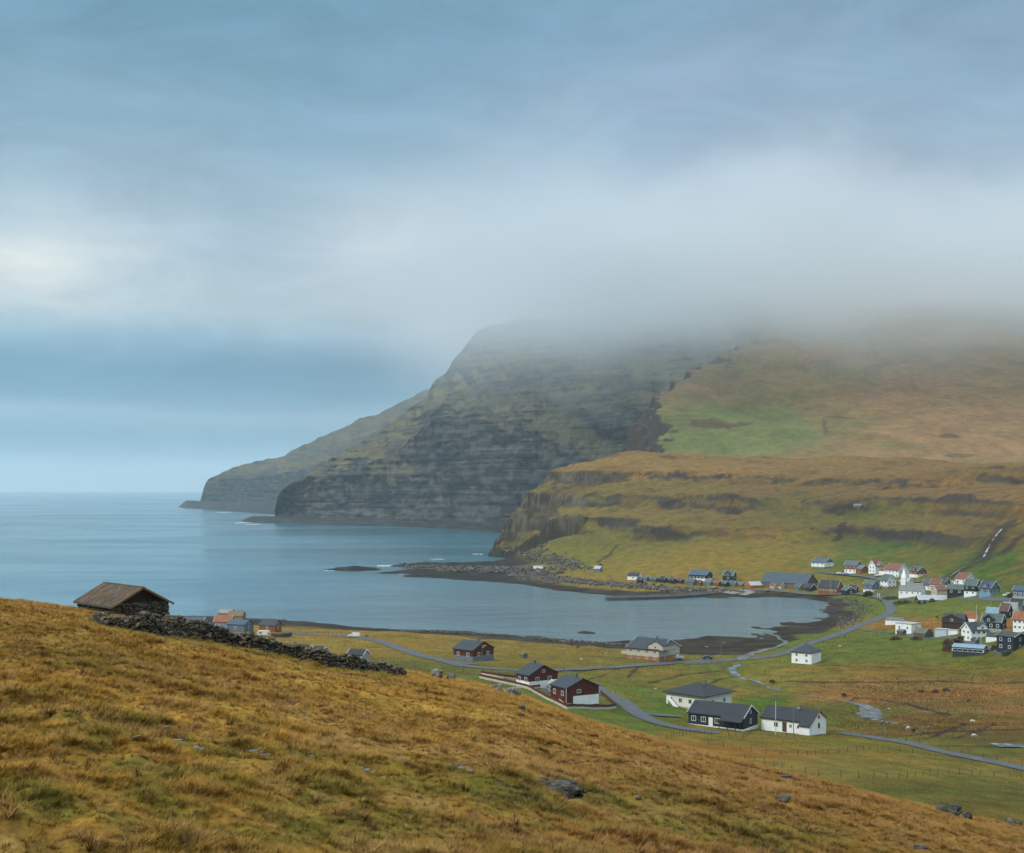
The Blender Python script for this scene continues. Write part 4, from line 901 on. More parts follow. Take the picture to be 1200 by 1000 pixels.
r, L, D, h, rs, m = house('long warehouse with huge blue slate roof and brown gable on the far quay', (945,691.5), 53, 13, 7, 10.5, 'R', 22, paint(120,104,92,.85,.15), rf(66,88,102), cat='warehouse', name='warehouse', group=None, nf=0, ng=0, framed=False, upper=paint(104,80,66))
# church
r, L, D, h, rs, m = house('white church with grey slate roof and little white steeple', (1079,698.7), 25, 5, 5.5, 8.5, 'R', 18, W, rf(142,146,146), cat='church', name='church', group=None, nf=4, ng=1, ww=.8, framed=False)
tw = 2.6; tx = -L/2+tw*.7
MB().box(tx-tw/2, tx+tw/2, -tw/2, tw/2, h+rs*.4, h+rs+3.0).build('tower', W, r)
zt = h+rs+3.0; q = tw/2+.15
MB().poly([(tx-q,-q,zt),(tx+q,-q,zt),(tx+q,q,zt),(tx-q,q,zt),(tx,0,zt+5.6)], [(0,3,2,1),(0,1,4),(1,2,4),(2,3,4),(3,0,4)]).build('spire', W, r)
# greenhouse
r, L, D, h, rs, m = house('long low greenhouse with pale blue roof and glazed white framed front', (1152,767.8), 34, 5, 7.2, 3, 'R', 14, paint(58,68,74,.3,.2), BLUER, cat='greenhouse', name='greenhouse', group=None, nf=6, ng=1, ww=2.4, framed=True)
# row of little boathouses on the far shore
BH = [(757,682,6,4,4,2.6,GREYB,GREENR,'grey boathouse with green roof, leftmost of the row'),(768,683,7,4,4,2.6,paint(92,96,90),GREENR,'grey green boathouse with mossy roof, second from the left of the row'),(778,684,6,5,4.4,3,BLACK,BLACKR,'black boathouse with black roof left of the white trimmed one'),(788,684.5,5,5,4.4,3,BLACK,SLATE,'black boathouse with white trimmed gable in the row'),
 (798,684.5,6,4,4,2.8,paint(92,66,54),BROWNR,'brown boathouse under the navy house, left of the blue one'),(812,686.5,8,6,4,3.4,BG,TEALR,'blue grey boathouse with teal roof below the navy house'),(820,686.5,4,4,3.6,2.6,BROWN,BROWNR,'rusty brown boathouse right of the blue grey one'),(832,686.5,7,4,3.6,3,GREYB,GREYR,'grey boathouse in the middle of the row'),
 (841,687.5,5,5,3.6,3,BROWN,REDR,'reddish boathouse in the right half of the row'),(850,688,6,5,4,3,BLACK,GREENR,'black boathouse with green roof below the mossy roofed gabled house'),(861,688,7,4,3.6,3,GREYB,GREENR,'grey boathouse with green roof near the slipway'),(869,688.5,4,3,3,2.4,BROWN,GREYR,'small brown boathouse, rightmost of the row'),
 (751,684.5,5,3,4.5,3,BLACK,SLATE,'dark shed in front of the low black house with white front'),(907,691,5,6,4,3,paint(196,176,160),REDR,'pinkish boathouse with gable to the water left of the warehouse front'),(915,691,5,5,4,3,CREAM,BROWNR,'cream boathouse with gable to the water before the warehouse'),
 (936,693,5,6,4,4,GREYB,TEALR,'grey white-edged boathouse against the warehouse front'),(950,694,6,7,4.5,4.5,BLACK,BLACKR,'black boathouse with white bargeboards at the right end of the warehouse')]
for (px, py, f, g, ev, ri, wl, rr, lb) in BH:
    house(lb, (px, py), f, g, ev, ri, 'R', 50, wl, rr, cat='boathouse', name='boathouse', group='boathouses along the far quay', nf=0, ng=0)
house('tiny stone hut with grey roof alone on the hillside bench', (1009,597), 9, 3, 3.2, 2.2, 'R', 20, STONE, GREYR, name='hut', cat='hut', nf=0, ng=0, group='houses and outbuildings of the village', framed=False)
house('small green grey shed alone in the field between the red houses', (613,772), 4, 4, 4, 1.5, 'R', 45, paint(96,112,104), GREENR, name='shed', cat='shed', nf=0, ng=0, group='sheds', framed=False)

# ---------------------------------------------------------------- vehicles
def vehicle(label, at, lpx, yaw, body, van=False, cat='car'):
    x, y, z = V(*at); Lm = 5.2 if van else 4.3; Wd = 1.9 if van else 1.75; hh = 2.1 if van else 1.45
    e = empty('parked_van' if van else 'parked_car', (x, y, z+.1), R(yaw), label, cat, 'vehicles around the village')
    prof = [(-.5,.28),(-.5,.62),(-.46,.95),(.18,.97),(.34,.62),(.5,.52),(.5,.28)] if van else [(-.5,.28),(-.49,.62),(-.36,.66),(-.26,.97),(.12,1.0),(.27,.66),(.47,.58),(.5,.30)]
    pts = []; n = len(prof)
    for s in (-1, 1):
        for (a, b) in prof: pts.append((a*Lm, s*Wd/2*(.86 if b > .8 else 1), b*hh))
    MB().poly(pts, [tuple(range(n))[::-1] if False else tuple(range(n)), tuple(range(n, 2*n))[::-1]]+[(i, n+i, n+(i+1)%n, (i+1)%n) for i in range(n)]).build('body', body, e)
    g = MB()
    for s in (-1, 1):
        a0, a1 = (.06, .26) if van else (-.24, .18)
        g.poly([(a0*Lm, s*(Wd/2*.97), .66*hh), (a1*Lm, s*(Wd/2*.97), .66*hh), ((a1-.06)*Lm, s*(Wd/2*.90), .90*hh), ((a0+.03)*Lm, s*(Wd/2*.90), .90*hh)], [(0,1,2,3)])
    q = prof; a, b = ((.19,.94),(.33,.65)) if van else ((.13,.96),(.26,.69))
    g.poly([(a[0]*Lm+.03,-Wd*.38,a[1]*hh+.02),(a[0]*Lm+.03,Wd*.38,a[1]*hh+.02),(b[0]*Lm+.03,Wd*.44,b[1]*hh+.02),(b[0]*Lm+.03,-Wd*.44,b[1]*hh+.02)], [(0,1,2,3)])
    g.build('side_window' , glass_m(), e)
    for sx in (-.31, .31):
        for sy in (-1, 1): MB().tube((sx*Lm, sy*Wd*.42, .32), (sx*Lm, sy*Wd*.52, .32), .33, k=14).build('wheel', paint(30,30,32), e)
    for sy in (-1, 1): MB().box(.49*Lm, .505*Lm, sy*Wd*.42-.12, sy*Wd*.42+.12, .40*hh, .50*hh).build('headlight', paint(220,220,210,.2), e)
PW = paint(226,230,232,.3,.03,spec=.5)
vehicle('white van driving on the shore road behind the stone wall', (415,747.5), 10, 170, PW, True, 'van')
vehicle('white van parked against the cream brick house', (793,773.5), 10, 8, PW, True, 'van')
vehicle('dark grey car parked right of the cream brick house', (829,773), 10, 5, paint(70,80,88,.35,.05,spec=.5))
vehicle('white car parked left before the brown two storey house', (984,673.5), 6, 10, PW)
vehicle('silver car parked closest to the brown two storey house', (991,674), 6, 15, paint(170,178,184,.3,.05,spec=.5))
vehicle('pale car parked in front of the low white garage in the upper row', (1029,676), 6, 0, PW)
vehicle('white van parked left of the house cut by the right edge', (1182,700), 9, 175, PW, True, 'van')
def caravan():
    x, y, z = V(309, 746); e = empty('caravan', (x, y, z), R(-20), 'white caravan beside the orange brown gabled house on the left shore', 'caravan')
    b = MB(); pr = [(-.5,.25),(-.5,.7),(-.42,1),(.42,1),(.5,.7),(.46,.25)]; n = 6; pts = [(a*5.4, s*1.1, c*2.5) for s in (-1, 1) for a, c in pr]
    b.poly(pts, [tuple(range(n)), tuple(range(n, 2*n))[::-1]]+[(i, n+i, n+(i+1)%n, (i+1)%n) for i in range(n)]).build('body', paint(214,210,200,.5,.08), e)
    MB().box(-1.6, -.4, -1.14, -1.08, 1.3, 1.9).build('window', glass_m(), e); MB().box(.6, 1.3, -1.14, -1.08, .6, 2.1).build('door', TRIM(), e)
    for sy in (-1, 1): MB().tube((0, sy*.95, .35), (0, sy*1.15, .35), .35, k=12).build('wheel', paint(30,30,32), e)
caravan()

# ---------------------------------------------------------------- fences
M_POST = paint(84,74,62,.95,.25,3); M_WIRE = paint(110,108,104,.5,.1)
_pm = MB().tube((0,0,-.4),(0,0,1.15),.065,.055,5).build('post', M_POST); PMESH = _pm.data; bpy.data.objects.remove(_pm)
def fence(pts, label, gap=3.2, group='wire fences across the fields', hgt=1.0, thick=.8):
    P = np.array([V(a, b) for a, b in pts]); d = np.r_[0, np.cumsum(np.hypot(*np.diff(P[:,:2], axis=0).T))]
    n = int(d[-1]/gap); n = min(n, 98); s = np.linspace(0, d[-1], n+1)+np.r_[0, rng.uniform(-.5, .5, n-1), 0]
    x = np.interp(s, d, P[:,0]); y = np.interp(s, d, P[:,1]); z = val_z(x, y)
    e = empty('fence', (x[0], y[0], z[0]), 0, label, 'fence', group); mb = MB()
    for i in range(n+1):
        o = bpy.data.objects.new('post', PMESH); C.objects.link(o); o.parent = e
        o.location = (x[i]-x[0], y[i]-y[0], z[i]-z[0]); o.rotation_euler = (rng.normal(0, .05), rng.normal(0, .05), rng.uniform(0, 6)); k = thick*rng.uniform(.9, 1.3); o.scale = (k, k, hgt*rng.uniform(.82, 1.1))
        if i:
            for hz in (.45, .85, 1.05): mb.tube((x[i-1]-x[0], y[i-1]-y[0], z[i-1]-z[0]+hz*hgt), (x[i]-x[0], y[i]-y[0], z[i]-z[0]+hz*hgt), .012, k=3)
    mb.build('wire', M_WIRE, e)
fence([(873,890),(905,899),(939,906),(978,912),(1020,913),(1056,912),(1098,908),(1150,909),(1215,912)], 'wire fence lowest across the pale green field in front of the lane', 3.6, thick=.85)
fence([(830,874),(870,880),(905,885),(939,887),(970,884),(1002,881),(1047,879),(1089,886)], 'wire fence crossing the ochre slope below the white bungalow', 3.4)
fence([(903,794),(925,796),(945,797),(990,797),(1040,797),(1086,797),(1140,798),(1215,798)], 'wire fence between the green pasture and the brown moor', 3.6, thick=.85)
fence([(781,868),(796,863.5),(827,861),(850,863),(870,866),(880,860)], 'wire fence in front of the charcoal bungalow', 2.2)
fence([(892,862),(910,864),(931,865)], 'short fence in front of the white bungalow', 2.0)
fence([(1101,837),(1140,834),(1170,832),(1215,830)], 'wire fence at the right of the brown moor beyond the stream', 3.2)
fence([(534,786),(560,788),(605,790)], 'wire fence along the shore road left of the garden', 2.6)
fence([(1005,861),(1040,865),(1089,874),(1140,886),(1215,900)], 'wire fence running along the right hand lane', 3.2)
fence([(721,813),(745,817),(780,823),(800,826)], 'wire fence beside the lawn of the cream villa', 2.6)
fence([(960,761.5),(1000,763),(1040,764),(1101,764)], 'wire fence on the green pasture above the white cottage', 3.2)
fence([(650,789),(700,787),(775,783),(820,779),(850,777)], 'wire fence along the road before the cream brick house', 3.2)
fence([(865,806),(845,812),(830,812)], 'short wire fence behind the cream villa', 2.4)
fence([(640,757),(660,758),(680,758.5),(700,759)], 'wire fence in the meadow nearest the bay', 3)
fence([(345,742),(380,743.5),(420,746)], 'wire fence along the shore road on the left', 3)
fence([(1125,838),(1080,830),(1060,824)], 'short wire fence by the bend of the stream', 3)
def board_fence(pts, label, h, mat, name='board_fence', cat='fence', top=None, zoff=0.0):
    P = np.array([V(a, b) for a, b in pts]); e = empty(name, P[0], 0, label, cat); mb = MB(); tb = MB()
    d = np.r_[0, np.cumsum(np.hypot(*np.diff(P[:,:2], axis=0).T))]; n = max(int(d[-1]/1.6), 2); s = np.linspace(0, d[-1], n); x = np.interp(s, d, P[:,0]); y = np.interp(s, d, P[:,1]); z = val_z(x, y)+zoff
    for i in range(n-1):
        a = Vector((x[i]-x[0], y[i]-y[0], z[i]-P[0][2])); b = Vector((x[i+1]-x[0], y[i+1]-y[0], z[i+1]-P[0][2])); m_ = (a+b)/2; dd = b-a
        M = Matrix.Translation(m_) @ Matrix.Rotation(math.atan2(dd.y, dd.x), 4, 'Z') @ Matrix.Rotation(-math.atan2(dd.z, math.hypot(dd.x, dd.y)), 4, 'Y')
        mb.obox(M @ Matrix.Translation((0, 0, h/2-.25)), dd.length+.02, .16, h+.5)
        if top: tb.obox(M @ Matrix.Translation((0, 0, h+.35)), dd.length+.02, .07, .55); tb.obox(M @ Matrix.Translation((0, 0, h+.05)), .1, .1, .4)
    mb.build('panel' if not top else 'wall', mat, e)
    if top: tb.build('fence_board', top, e)
GWALL = [(562,795),(590,801),(619,808),(640,820),(664,832),(695,832),(722,830.5)]
board_fence(GWALL, 'low white garden wall topped by dark red boards around the two red houses', .55, paint(196,190,178,.8,.15), 'garden_wall', 'wall', RED)
board_fence([(564,791),(585,795),(606,797)], 'dark red board fence along the back of the red house garden', .5, paint(196,190,178,.8,.15), 'garden_wall', 'wall', RED)
board_fence([(620,808),(640,806),(650,815),(664,829)], 'dark red inner fence between the two red house gardens', .3, paint(196,190,178,.8,.15), 'garden_wall', 'wall', RED)
board_fence([(318,747),(330,747.5),(342,746)], 'dark board fence right of the orange brown gabled house', 1.7, paint(64,60,56,.9,.2))
board_fence([(722,829),(712,820),(704,813)], 'brown hedge-like board fence beside the lane at the red house', 1.0, paint(92,62,48,.9,.25))

# ---------------------------------------------------------------- poles and lamps
def pole(at, h, label, lamp=False, cat='pole', name='utility_pole', r=.09, col=(120,124,124)):
    x, y, z = V(*at); e = empty(name, (x, y, z), R(rng.uniform(-30, 30)), label, cat, 'poles and lamps along the roads')
    MB().tube((0,0,-.5),(0,0,h),r*1.2,r*.8,8).build('pole', paint(*col), e)
    if lamp: MB().tube((0,0,h-.05),(.9,0,h+.12),.05,.04,6).build('arm', paint(*col), e); MB().box(.8,1.4,-.13,.13,h+.04,h+.18).build('lamp_head', paint(206,210,206,.4), e)
pole((909,861), 7.8, 'tall white flagpole in front of the white bungalow', name='flagpole', cat='flagpole', col=(206,208,206))
pole((930,864), 6.6, 'street lamp in front of the white bungalow', True, 'street lamp', 'street_lamp')
pole((1037,868), 7.4, 'street lamp standing alone by the right hand lane', True, 'street lamp', 'street_lamp')
pole((763,842), 7.2, 'street lamp on the lawn corner by the side lane', True, 'street lamp', 'street_lamp')
pole((565,781), 6.5, 'street lamp before the long dark red house', True, 'street lamp', 'street_lamp')
pole((661,787), 6.0, 'street lamp on the main road right of the two red houses', True, 'street lamp', 'street_lamp')
pole((845,774), 6.6, 'street lamp right of the grey car near the bridge', True, 'street lamp', 'street_lamp')
pole((706,783.5), 5.0, 'thin street lamp in the middle of the main road stretch', True, 'street lamp', 'street_lamp')
pole((982,741), 7, 'street lamp on the seaward edge of the coast road', True, 'street lamp', 'street_lamp')
pole((973.5,697), 9, 'white flagpole before the long brown boarded house', name='flagpole', cat='flagpole', col=(206,208,206))
pole((997.5,698), 7, 'street lamp next to the little black cottage on the bend', True, 'street lamp', 'street_lamp')
pole((1144.5,730), 8, 'white flagpole behind the twin gable house', name='flagpole', cat='flagpole', col=(206,208,206))
pole((1149.5,757), 5, 'white post in front of the twin gable house', name='flagpole', cat='flagpole', col=(206,208,206))
for px_, py_, hh_, nm_ in ((1014,672,6,'dark utility pole above the road bend at the brown two storey house'),(1073,683,6,'dark utility pole left below the orange brown timber house'),(1120,690,6,'dark utility pole left of the highest red-roofed house foot'),(1154,698,6,'dark utility pole between the two tone and the blue grey house'),(1100,703,5,'dark utility pole just behind the pale roofed building'),(1186,747,6,'dark utility pole above the large black block'),(1092,741,5,'dark utility pole between the mossy stone outbuilding and white box garage'),(920,690,6,'dark utility pole before the warehouse front'),(790,685,5,'dark utility pole among the boathouses'),(945,667,5,'dark utility pole left of the lone grey roofed white house')):
    pole((px_, py_), hh_, nm_, col=(78,72,64))
pole((1028.5,700), 2.2, 'white gate post at the entrance left of the church road', r=.3, name='gate_post', cat='post', col=(220,220,216))
pole((1030.8,700), 2.2, 'white gate post nearer the church on the road bend', r=.3, name='gate_post', cat='post', col=(220,220,216))
pole((1122,731), 5, 'dark post beside the slate roofed house', col=(70,66,60))
pole((534,768), 3.4, 'leaning weathered pole left of the long dark red house', col=(96,80,62), r=.16)

# ---------------------------------------------------------------- small rowing boats drawn up by the boathouses
def boat(label, at, yaw, col, Lb=5.0):
    x, y, z = V(*at); e = empty('rowing_boat', (x, y, z+.15), R(yaw), label, 'boat', 'small boats drawn up along the quay')
    n = 12; k = 7; vs = []
    for i in range(n+1):
        t_ = i/n*2-1; w = .85*(1-abs(t_)**2.4); sh = .55+.35*abs(t_)**2.2
        for j in range(k): a = (j/(k-1)*2-1); vs.append((t_*Lb/2, a*w, sh*(abs(a)**1.8)+.12*abs(t_)**3))
    fs = [(i*k+j, i*k+j+1, (i+1)*k+j+1, (i+1)*k+j) for i in range(n) for j in range(k-1)]
    m2 = MB(); m2.poly(vs, fs); m2.build('hull', col, e, True)
    for u in (-.22, .15): MB().box(u*Lb-.12, u*Lb+.12, -.7, .7, .36, .41).build('bench', paint(150,120,84), e)
boat('white rowing boat drawn up left of the slipway', (834,689.5), 20, paint(226,228,226,.5,.08))
boat('blue rowing boat drawn up beside the orange brown boat shed', (871,692), 75, paint(70,110,150,.5,.08))
boat('dark rowing boat on the shingle below the warehouse', (900,694), 50, paint(60,56,52,.6,.1))
boat('white rowing boat on the grass before the long brown boarded house', (962,697.5), 10, paint(226,228,226,.5,.08))

# ---------------------------------------------------------------- sheep
def sheep(label, at, col, yaw):
    x, y, z = V(*at); e = empty('sheep', (x, y, z), R(yaw), label, 'sheep', 'sheep on the fields')
    bm = bmesh.new(); bmesh.ops.create_icosphere(bm, subdivisions=3, radius=1)
    for v in bm.verts:
        c = v.co; v.co = Vector((c.x*.58, c.y*(.27+.03*c.x), c.z*.29+.66))+Vector((0, 0, .03*math.sin(c.x*3)))
        f_ = 1+.05*math.sin(c.x*23)*math.sin(c.y*19+c.z*21); v.co.x *= f_; v.co.y *= f_
    def blob_(cx, cy, cz, rx, ry, rz, tilt=0):
        r_ = bmesh.ops.create_icosphere(bm, subdivisions=2, radius=1)
        M = Matrix.Translation((cx, cy, cz)) @ Matrix.Rotation(tilt, 4, 'Y') @ Matrix.Diagonal((rx, ry, rz, 1))
        bmesh.ops.transform(bm, matrix=M, verts=r_['verts'])
    blob_(.56, 0, .62, .24, .12, .13, .7); blob_(.72, 0, .42, .16, .08, .09, .9); blob_(-.58, 0, .66, .08, .05, .14)
    for sx in (-.36, .34):
        for sy in (-.13, .13):
            r_ = bmesh.ops.create_cone(bm, segments=8, radius1=.035, radius2=.075, depth=.5, cap_ends=True); bmesh.ops.transform(bm, matrix=Matrix.Translation((sx, sy, .24)), verts=r_['verts'])
    for sy in (-.1, .1): blob_(.62, sy, .55, .04, .09, .03)
    me = bpy.data.meshes.new('body'); bm.to_mesh(me); bm.free(); me.materials.append(col)
    for p in me.polygons: p.use_smooth = True
    o = bpy.data.objects.new('body', me); C.objects.link(o); o.parent = e
WL = paint(206,196,176,.95,.2,6,bmp=.03); DK = paint(52,44,38,.95,.2,6,bmp=.03)
for lb, at, c_, yw in [('pale sheep grazing beside a black one on the brown moor', (1064,856), WL, 10), ('black sheep next to the pale one on the brown moor', (1070.5,858.5), DK, 30), ('pale sheep grazing higher at the right of the moor', (1140,848), WL, 160), ('pale sheep grazing lower right by the wet tracks', (1141,864.5), WL, -20),
    ('dark sheep on the meadow by the bay, left of its neighbour', (670,757.5), DK, 20), ('dark sheep on the meadow by the bay, right of its neighbour', (677.5,760), DK, 200), ('white sheep alone on the meadow near the main road', (681,775), WL, 0), ('white sheep on the pasture above the white cottage', (984,759), WL, 0), ('dark sheep behind the coast road on the pasture', (990,748), DK, 90), ('dark sheep below the fence of the village field', (1098,725), DK, 0)]:
    sheep(lb, at, c_, yw)

# ---------------------------------------------------------------- stones: helper
def stone_pts(r, jit, sub=2, seed=0):
    bm = bmesh.new(); bmesh.ops.create_icosphere(bm, subdivisions=sub, radius=1)
    v = np.array([x.co[:] for x in bm.verts]); f = np.array([[w_.index for w_ in q_.verts] for q_ in bm.faces]); bm.free(); return v, f
IV1, IF1 = stone_pts(1, 0, 1); IV2, IF2 = stone_pts(1, 0, 2); IV4, IF4 = stone_pts(1, 0, 5)
def m_stone(name, dark, light, scale=2.2, moss=(78,80,44)):
    m, t, b = principled(name, .92, .2); tc = t.new('ShaderNodeNewGeometry').outputs['Position']
    a = t.new('ShaderNodeAttribute', attribute_name='tint')
    n = t.noise(tc, scale, 7, .68); n2 = t.noise(tc, scale*4, 5, .6)
    c = t.mix(t.maprange(n, .38, .62), srgb(*dark), srgb(*light)); c = t.mix(t.maprange(n2, .56, .66, 0, .8), c, srgb(176,172,160,.8))
    g = t.new('ShaderNodeNewGeometry'); sp = t.new('ShaderNodeSeparateXYZ'); t.l.new(g.outputs['Normal'], sp.inputs[0])
    c = t.mix(t.math('MULTIPLY', t.maprange(sp.outputs[2], .5, .95), t.maprange(t.noise(tc, scale*.8, 4, .6), .45, .62, 0, .8)), c, srgb(*moss))
    c = t.mix(1.0, c, a.outputs['Color'], 'MULTIPLY'); t.l.new(c, b.inputs['Base Color']); bump(t, b, n, .8, .08); return m
M_STONE = m_stone('dry_stone', (50,44,38), (110,100,86), 3.0)
M_ROCK = m_stone('lichen_rock', (52,50,48), (124,120,112), 1.6)
M_SHORE = m_stone('shore_stone', (34,34,36), (92,88,84), .4, (60,56,44))
def stones_mesh(name, pos, size, mat, IV=IV1, IF=IF1, parent=None, flat=.7, tint=(.65, 1.25)):
    n = len(pos); k = len(IV); size = np.asarray(size).reshape(n, -1)
    if size.shape[1] == 1: size = size*rng.uniform(.75, 1.25, (n, 3))*np.array([1, 1, flat])
    ang = rng.uniform(0, 6.28, n); ti = rng.normal(0, .25, n); v = np.repeat(IV[None], n, 0)*(1+rng.uniform(-.22, .16, (n, k, 1)))*size[:,None,:]
    x = v[...,0]*np.cos(ti)[:,None]+v[...,2]*np.sin(ti)[:,None]; z = -v[...,0]*np.sin(ti)[:,None]+v[...,2]*np.cos(ti)[:,None]; y = v[...,1]
    c, s = np.cos(ang)[:,None], np.sin(ang)[:,None]; v = np.stack([x*c-y*s, x*s+y*c, z], -1)+np.asarray(pos)[:,None,:]
    f = (IF[None]+np.arange(n)[:,None,None]*k).reshape(-1, 3); col = np.repeat(rng.uniform(tint[0], tint[1], n), k)[:,None]*np.ones(3)*np.array([1, .98, .94])
    return mesh_np(name, v.reshape(-1, 3), f, mat, smooth=False, parent=parent, color=col)

# ---------------------------------------------------------------- dry stone wall on the crest
def dry_wall():
    W_ = [(118,729,5),(130,735,12),(160,741,20),(190,746,23),(230,750.5,22),(263,756,21),(300,763.5,20),(340,771,18),(375,779,18),(420,786,15),(468,793,12)]
    P = np.array([ray_ground(a, b, lambda x_, y_: hill_z(x_, y_, False), 20, 128)[:2] for a, b, q_ in W_]); d = np.r_[0, np.cumsum(np.hypot(*np.diff(P, axis=0).T))]
    tot = d[-1]; pos = []; sz = []
    tang = np.gradient(P, axis=0)
    s = 0.0; tn = np.gradient(P, axis=0); tn /= np.hypot(tn[:,0], tn[:,1])[:,None]
    while s < tot:
        hgt = float(np.interp(s, d, [q_[2] for q_ in W_]))*float(np.interp(s, d, P[:,1]))/F*(1+.07*math.sin(s*1.7)+.05*math.sin(s*4.1+1))
        x = np.interp(s, d, P[:,0]); y = np.interp(s, d, P[:,1]); z0 = float(hill_z(np.array([x]), np.array([y]))[0])-.08; hh = 0
        while hh < hgt:
            r0 = rng.uniform(.09, .2)
            wd = .42-.16*hh/max(hgt, .1)
            for off in (-wd, -wd*.33, wd*.33, wd):
                if abs(off) == wd or hh+r0*1.3 > hgt-.2:
                    tx_ = np.interp(s, d, tn[:,0]); ty_ = np.interp(s, d, tn[:,1]); pos.append((x-off*ty_*-1+rng.normal(0, .04), y-off*tx_+rng.normal(0, .04), z0+hh+r0*.6)) if False else pos.append((x+off*-ty_+rng.normal(0, .04), y+off*tx_+rng.normal(0, .04), z0+hh+r0*.6)); sz.append(r0*rng.uniform(.8, 1.2))
            hh += r0*1.15
        s += rng.uniform(.13, .2)
    pos = np.array(pos); o = pos.mean(0)*0
    w_ = stones_mesh('stone_wall', pos, np.array(sz)[:,None], M_STONE, IV1, IF1, flat=.62, tint=(.28, 1.25)); tag(w_, 'long dark dry stone wall running down the crest from the stone barn', 'stone wall')
    core = MB()
    ss = np.arange(.6, tot-.4, .7); cx = np.interp(ss, d, P[:,0]); cy = np.interp(ss, d, P[:,1]); cz = hill_z(cx, cy); hc = np.interp(ss, d, [q_[2] for q_ in W_])*cy/F*.62
    for i in range(len(ss)-1):
        a = Vector((cx[i], cy[i], cz[i])); b = Vector((cx[i+1], cy[i+1], cz[i+1])); dd = b-a
        core.obox(Matrix.Translation((a+b)/2) @ Matrix.Rotation(math.atan2(dd.y, dd.x), 4, 'Z') @ Matrix.Rotation(-math.atan2(dd.z, math.hypot(dd.x, dd.y)), 4, 'Y') @ Matrix.Translation((0, 0, hc[i]/2-.1)), dd.length+.05, .42, hc[i]+.1)
    cc = core.build('earth_core', paint(40,34,28), w_)
dry_wall()

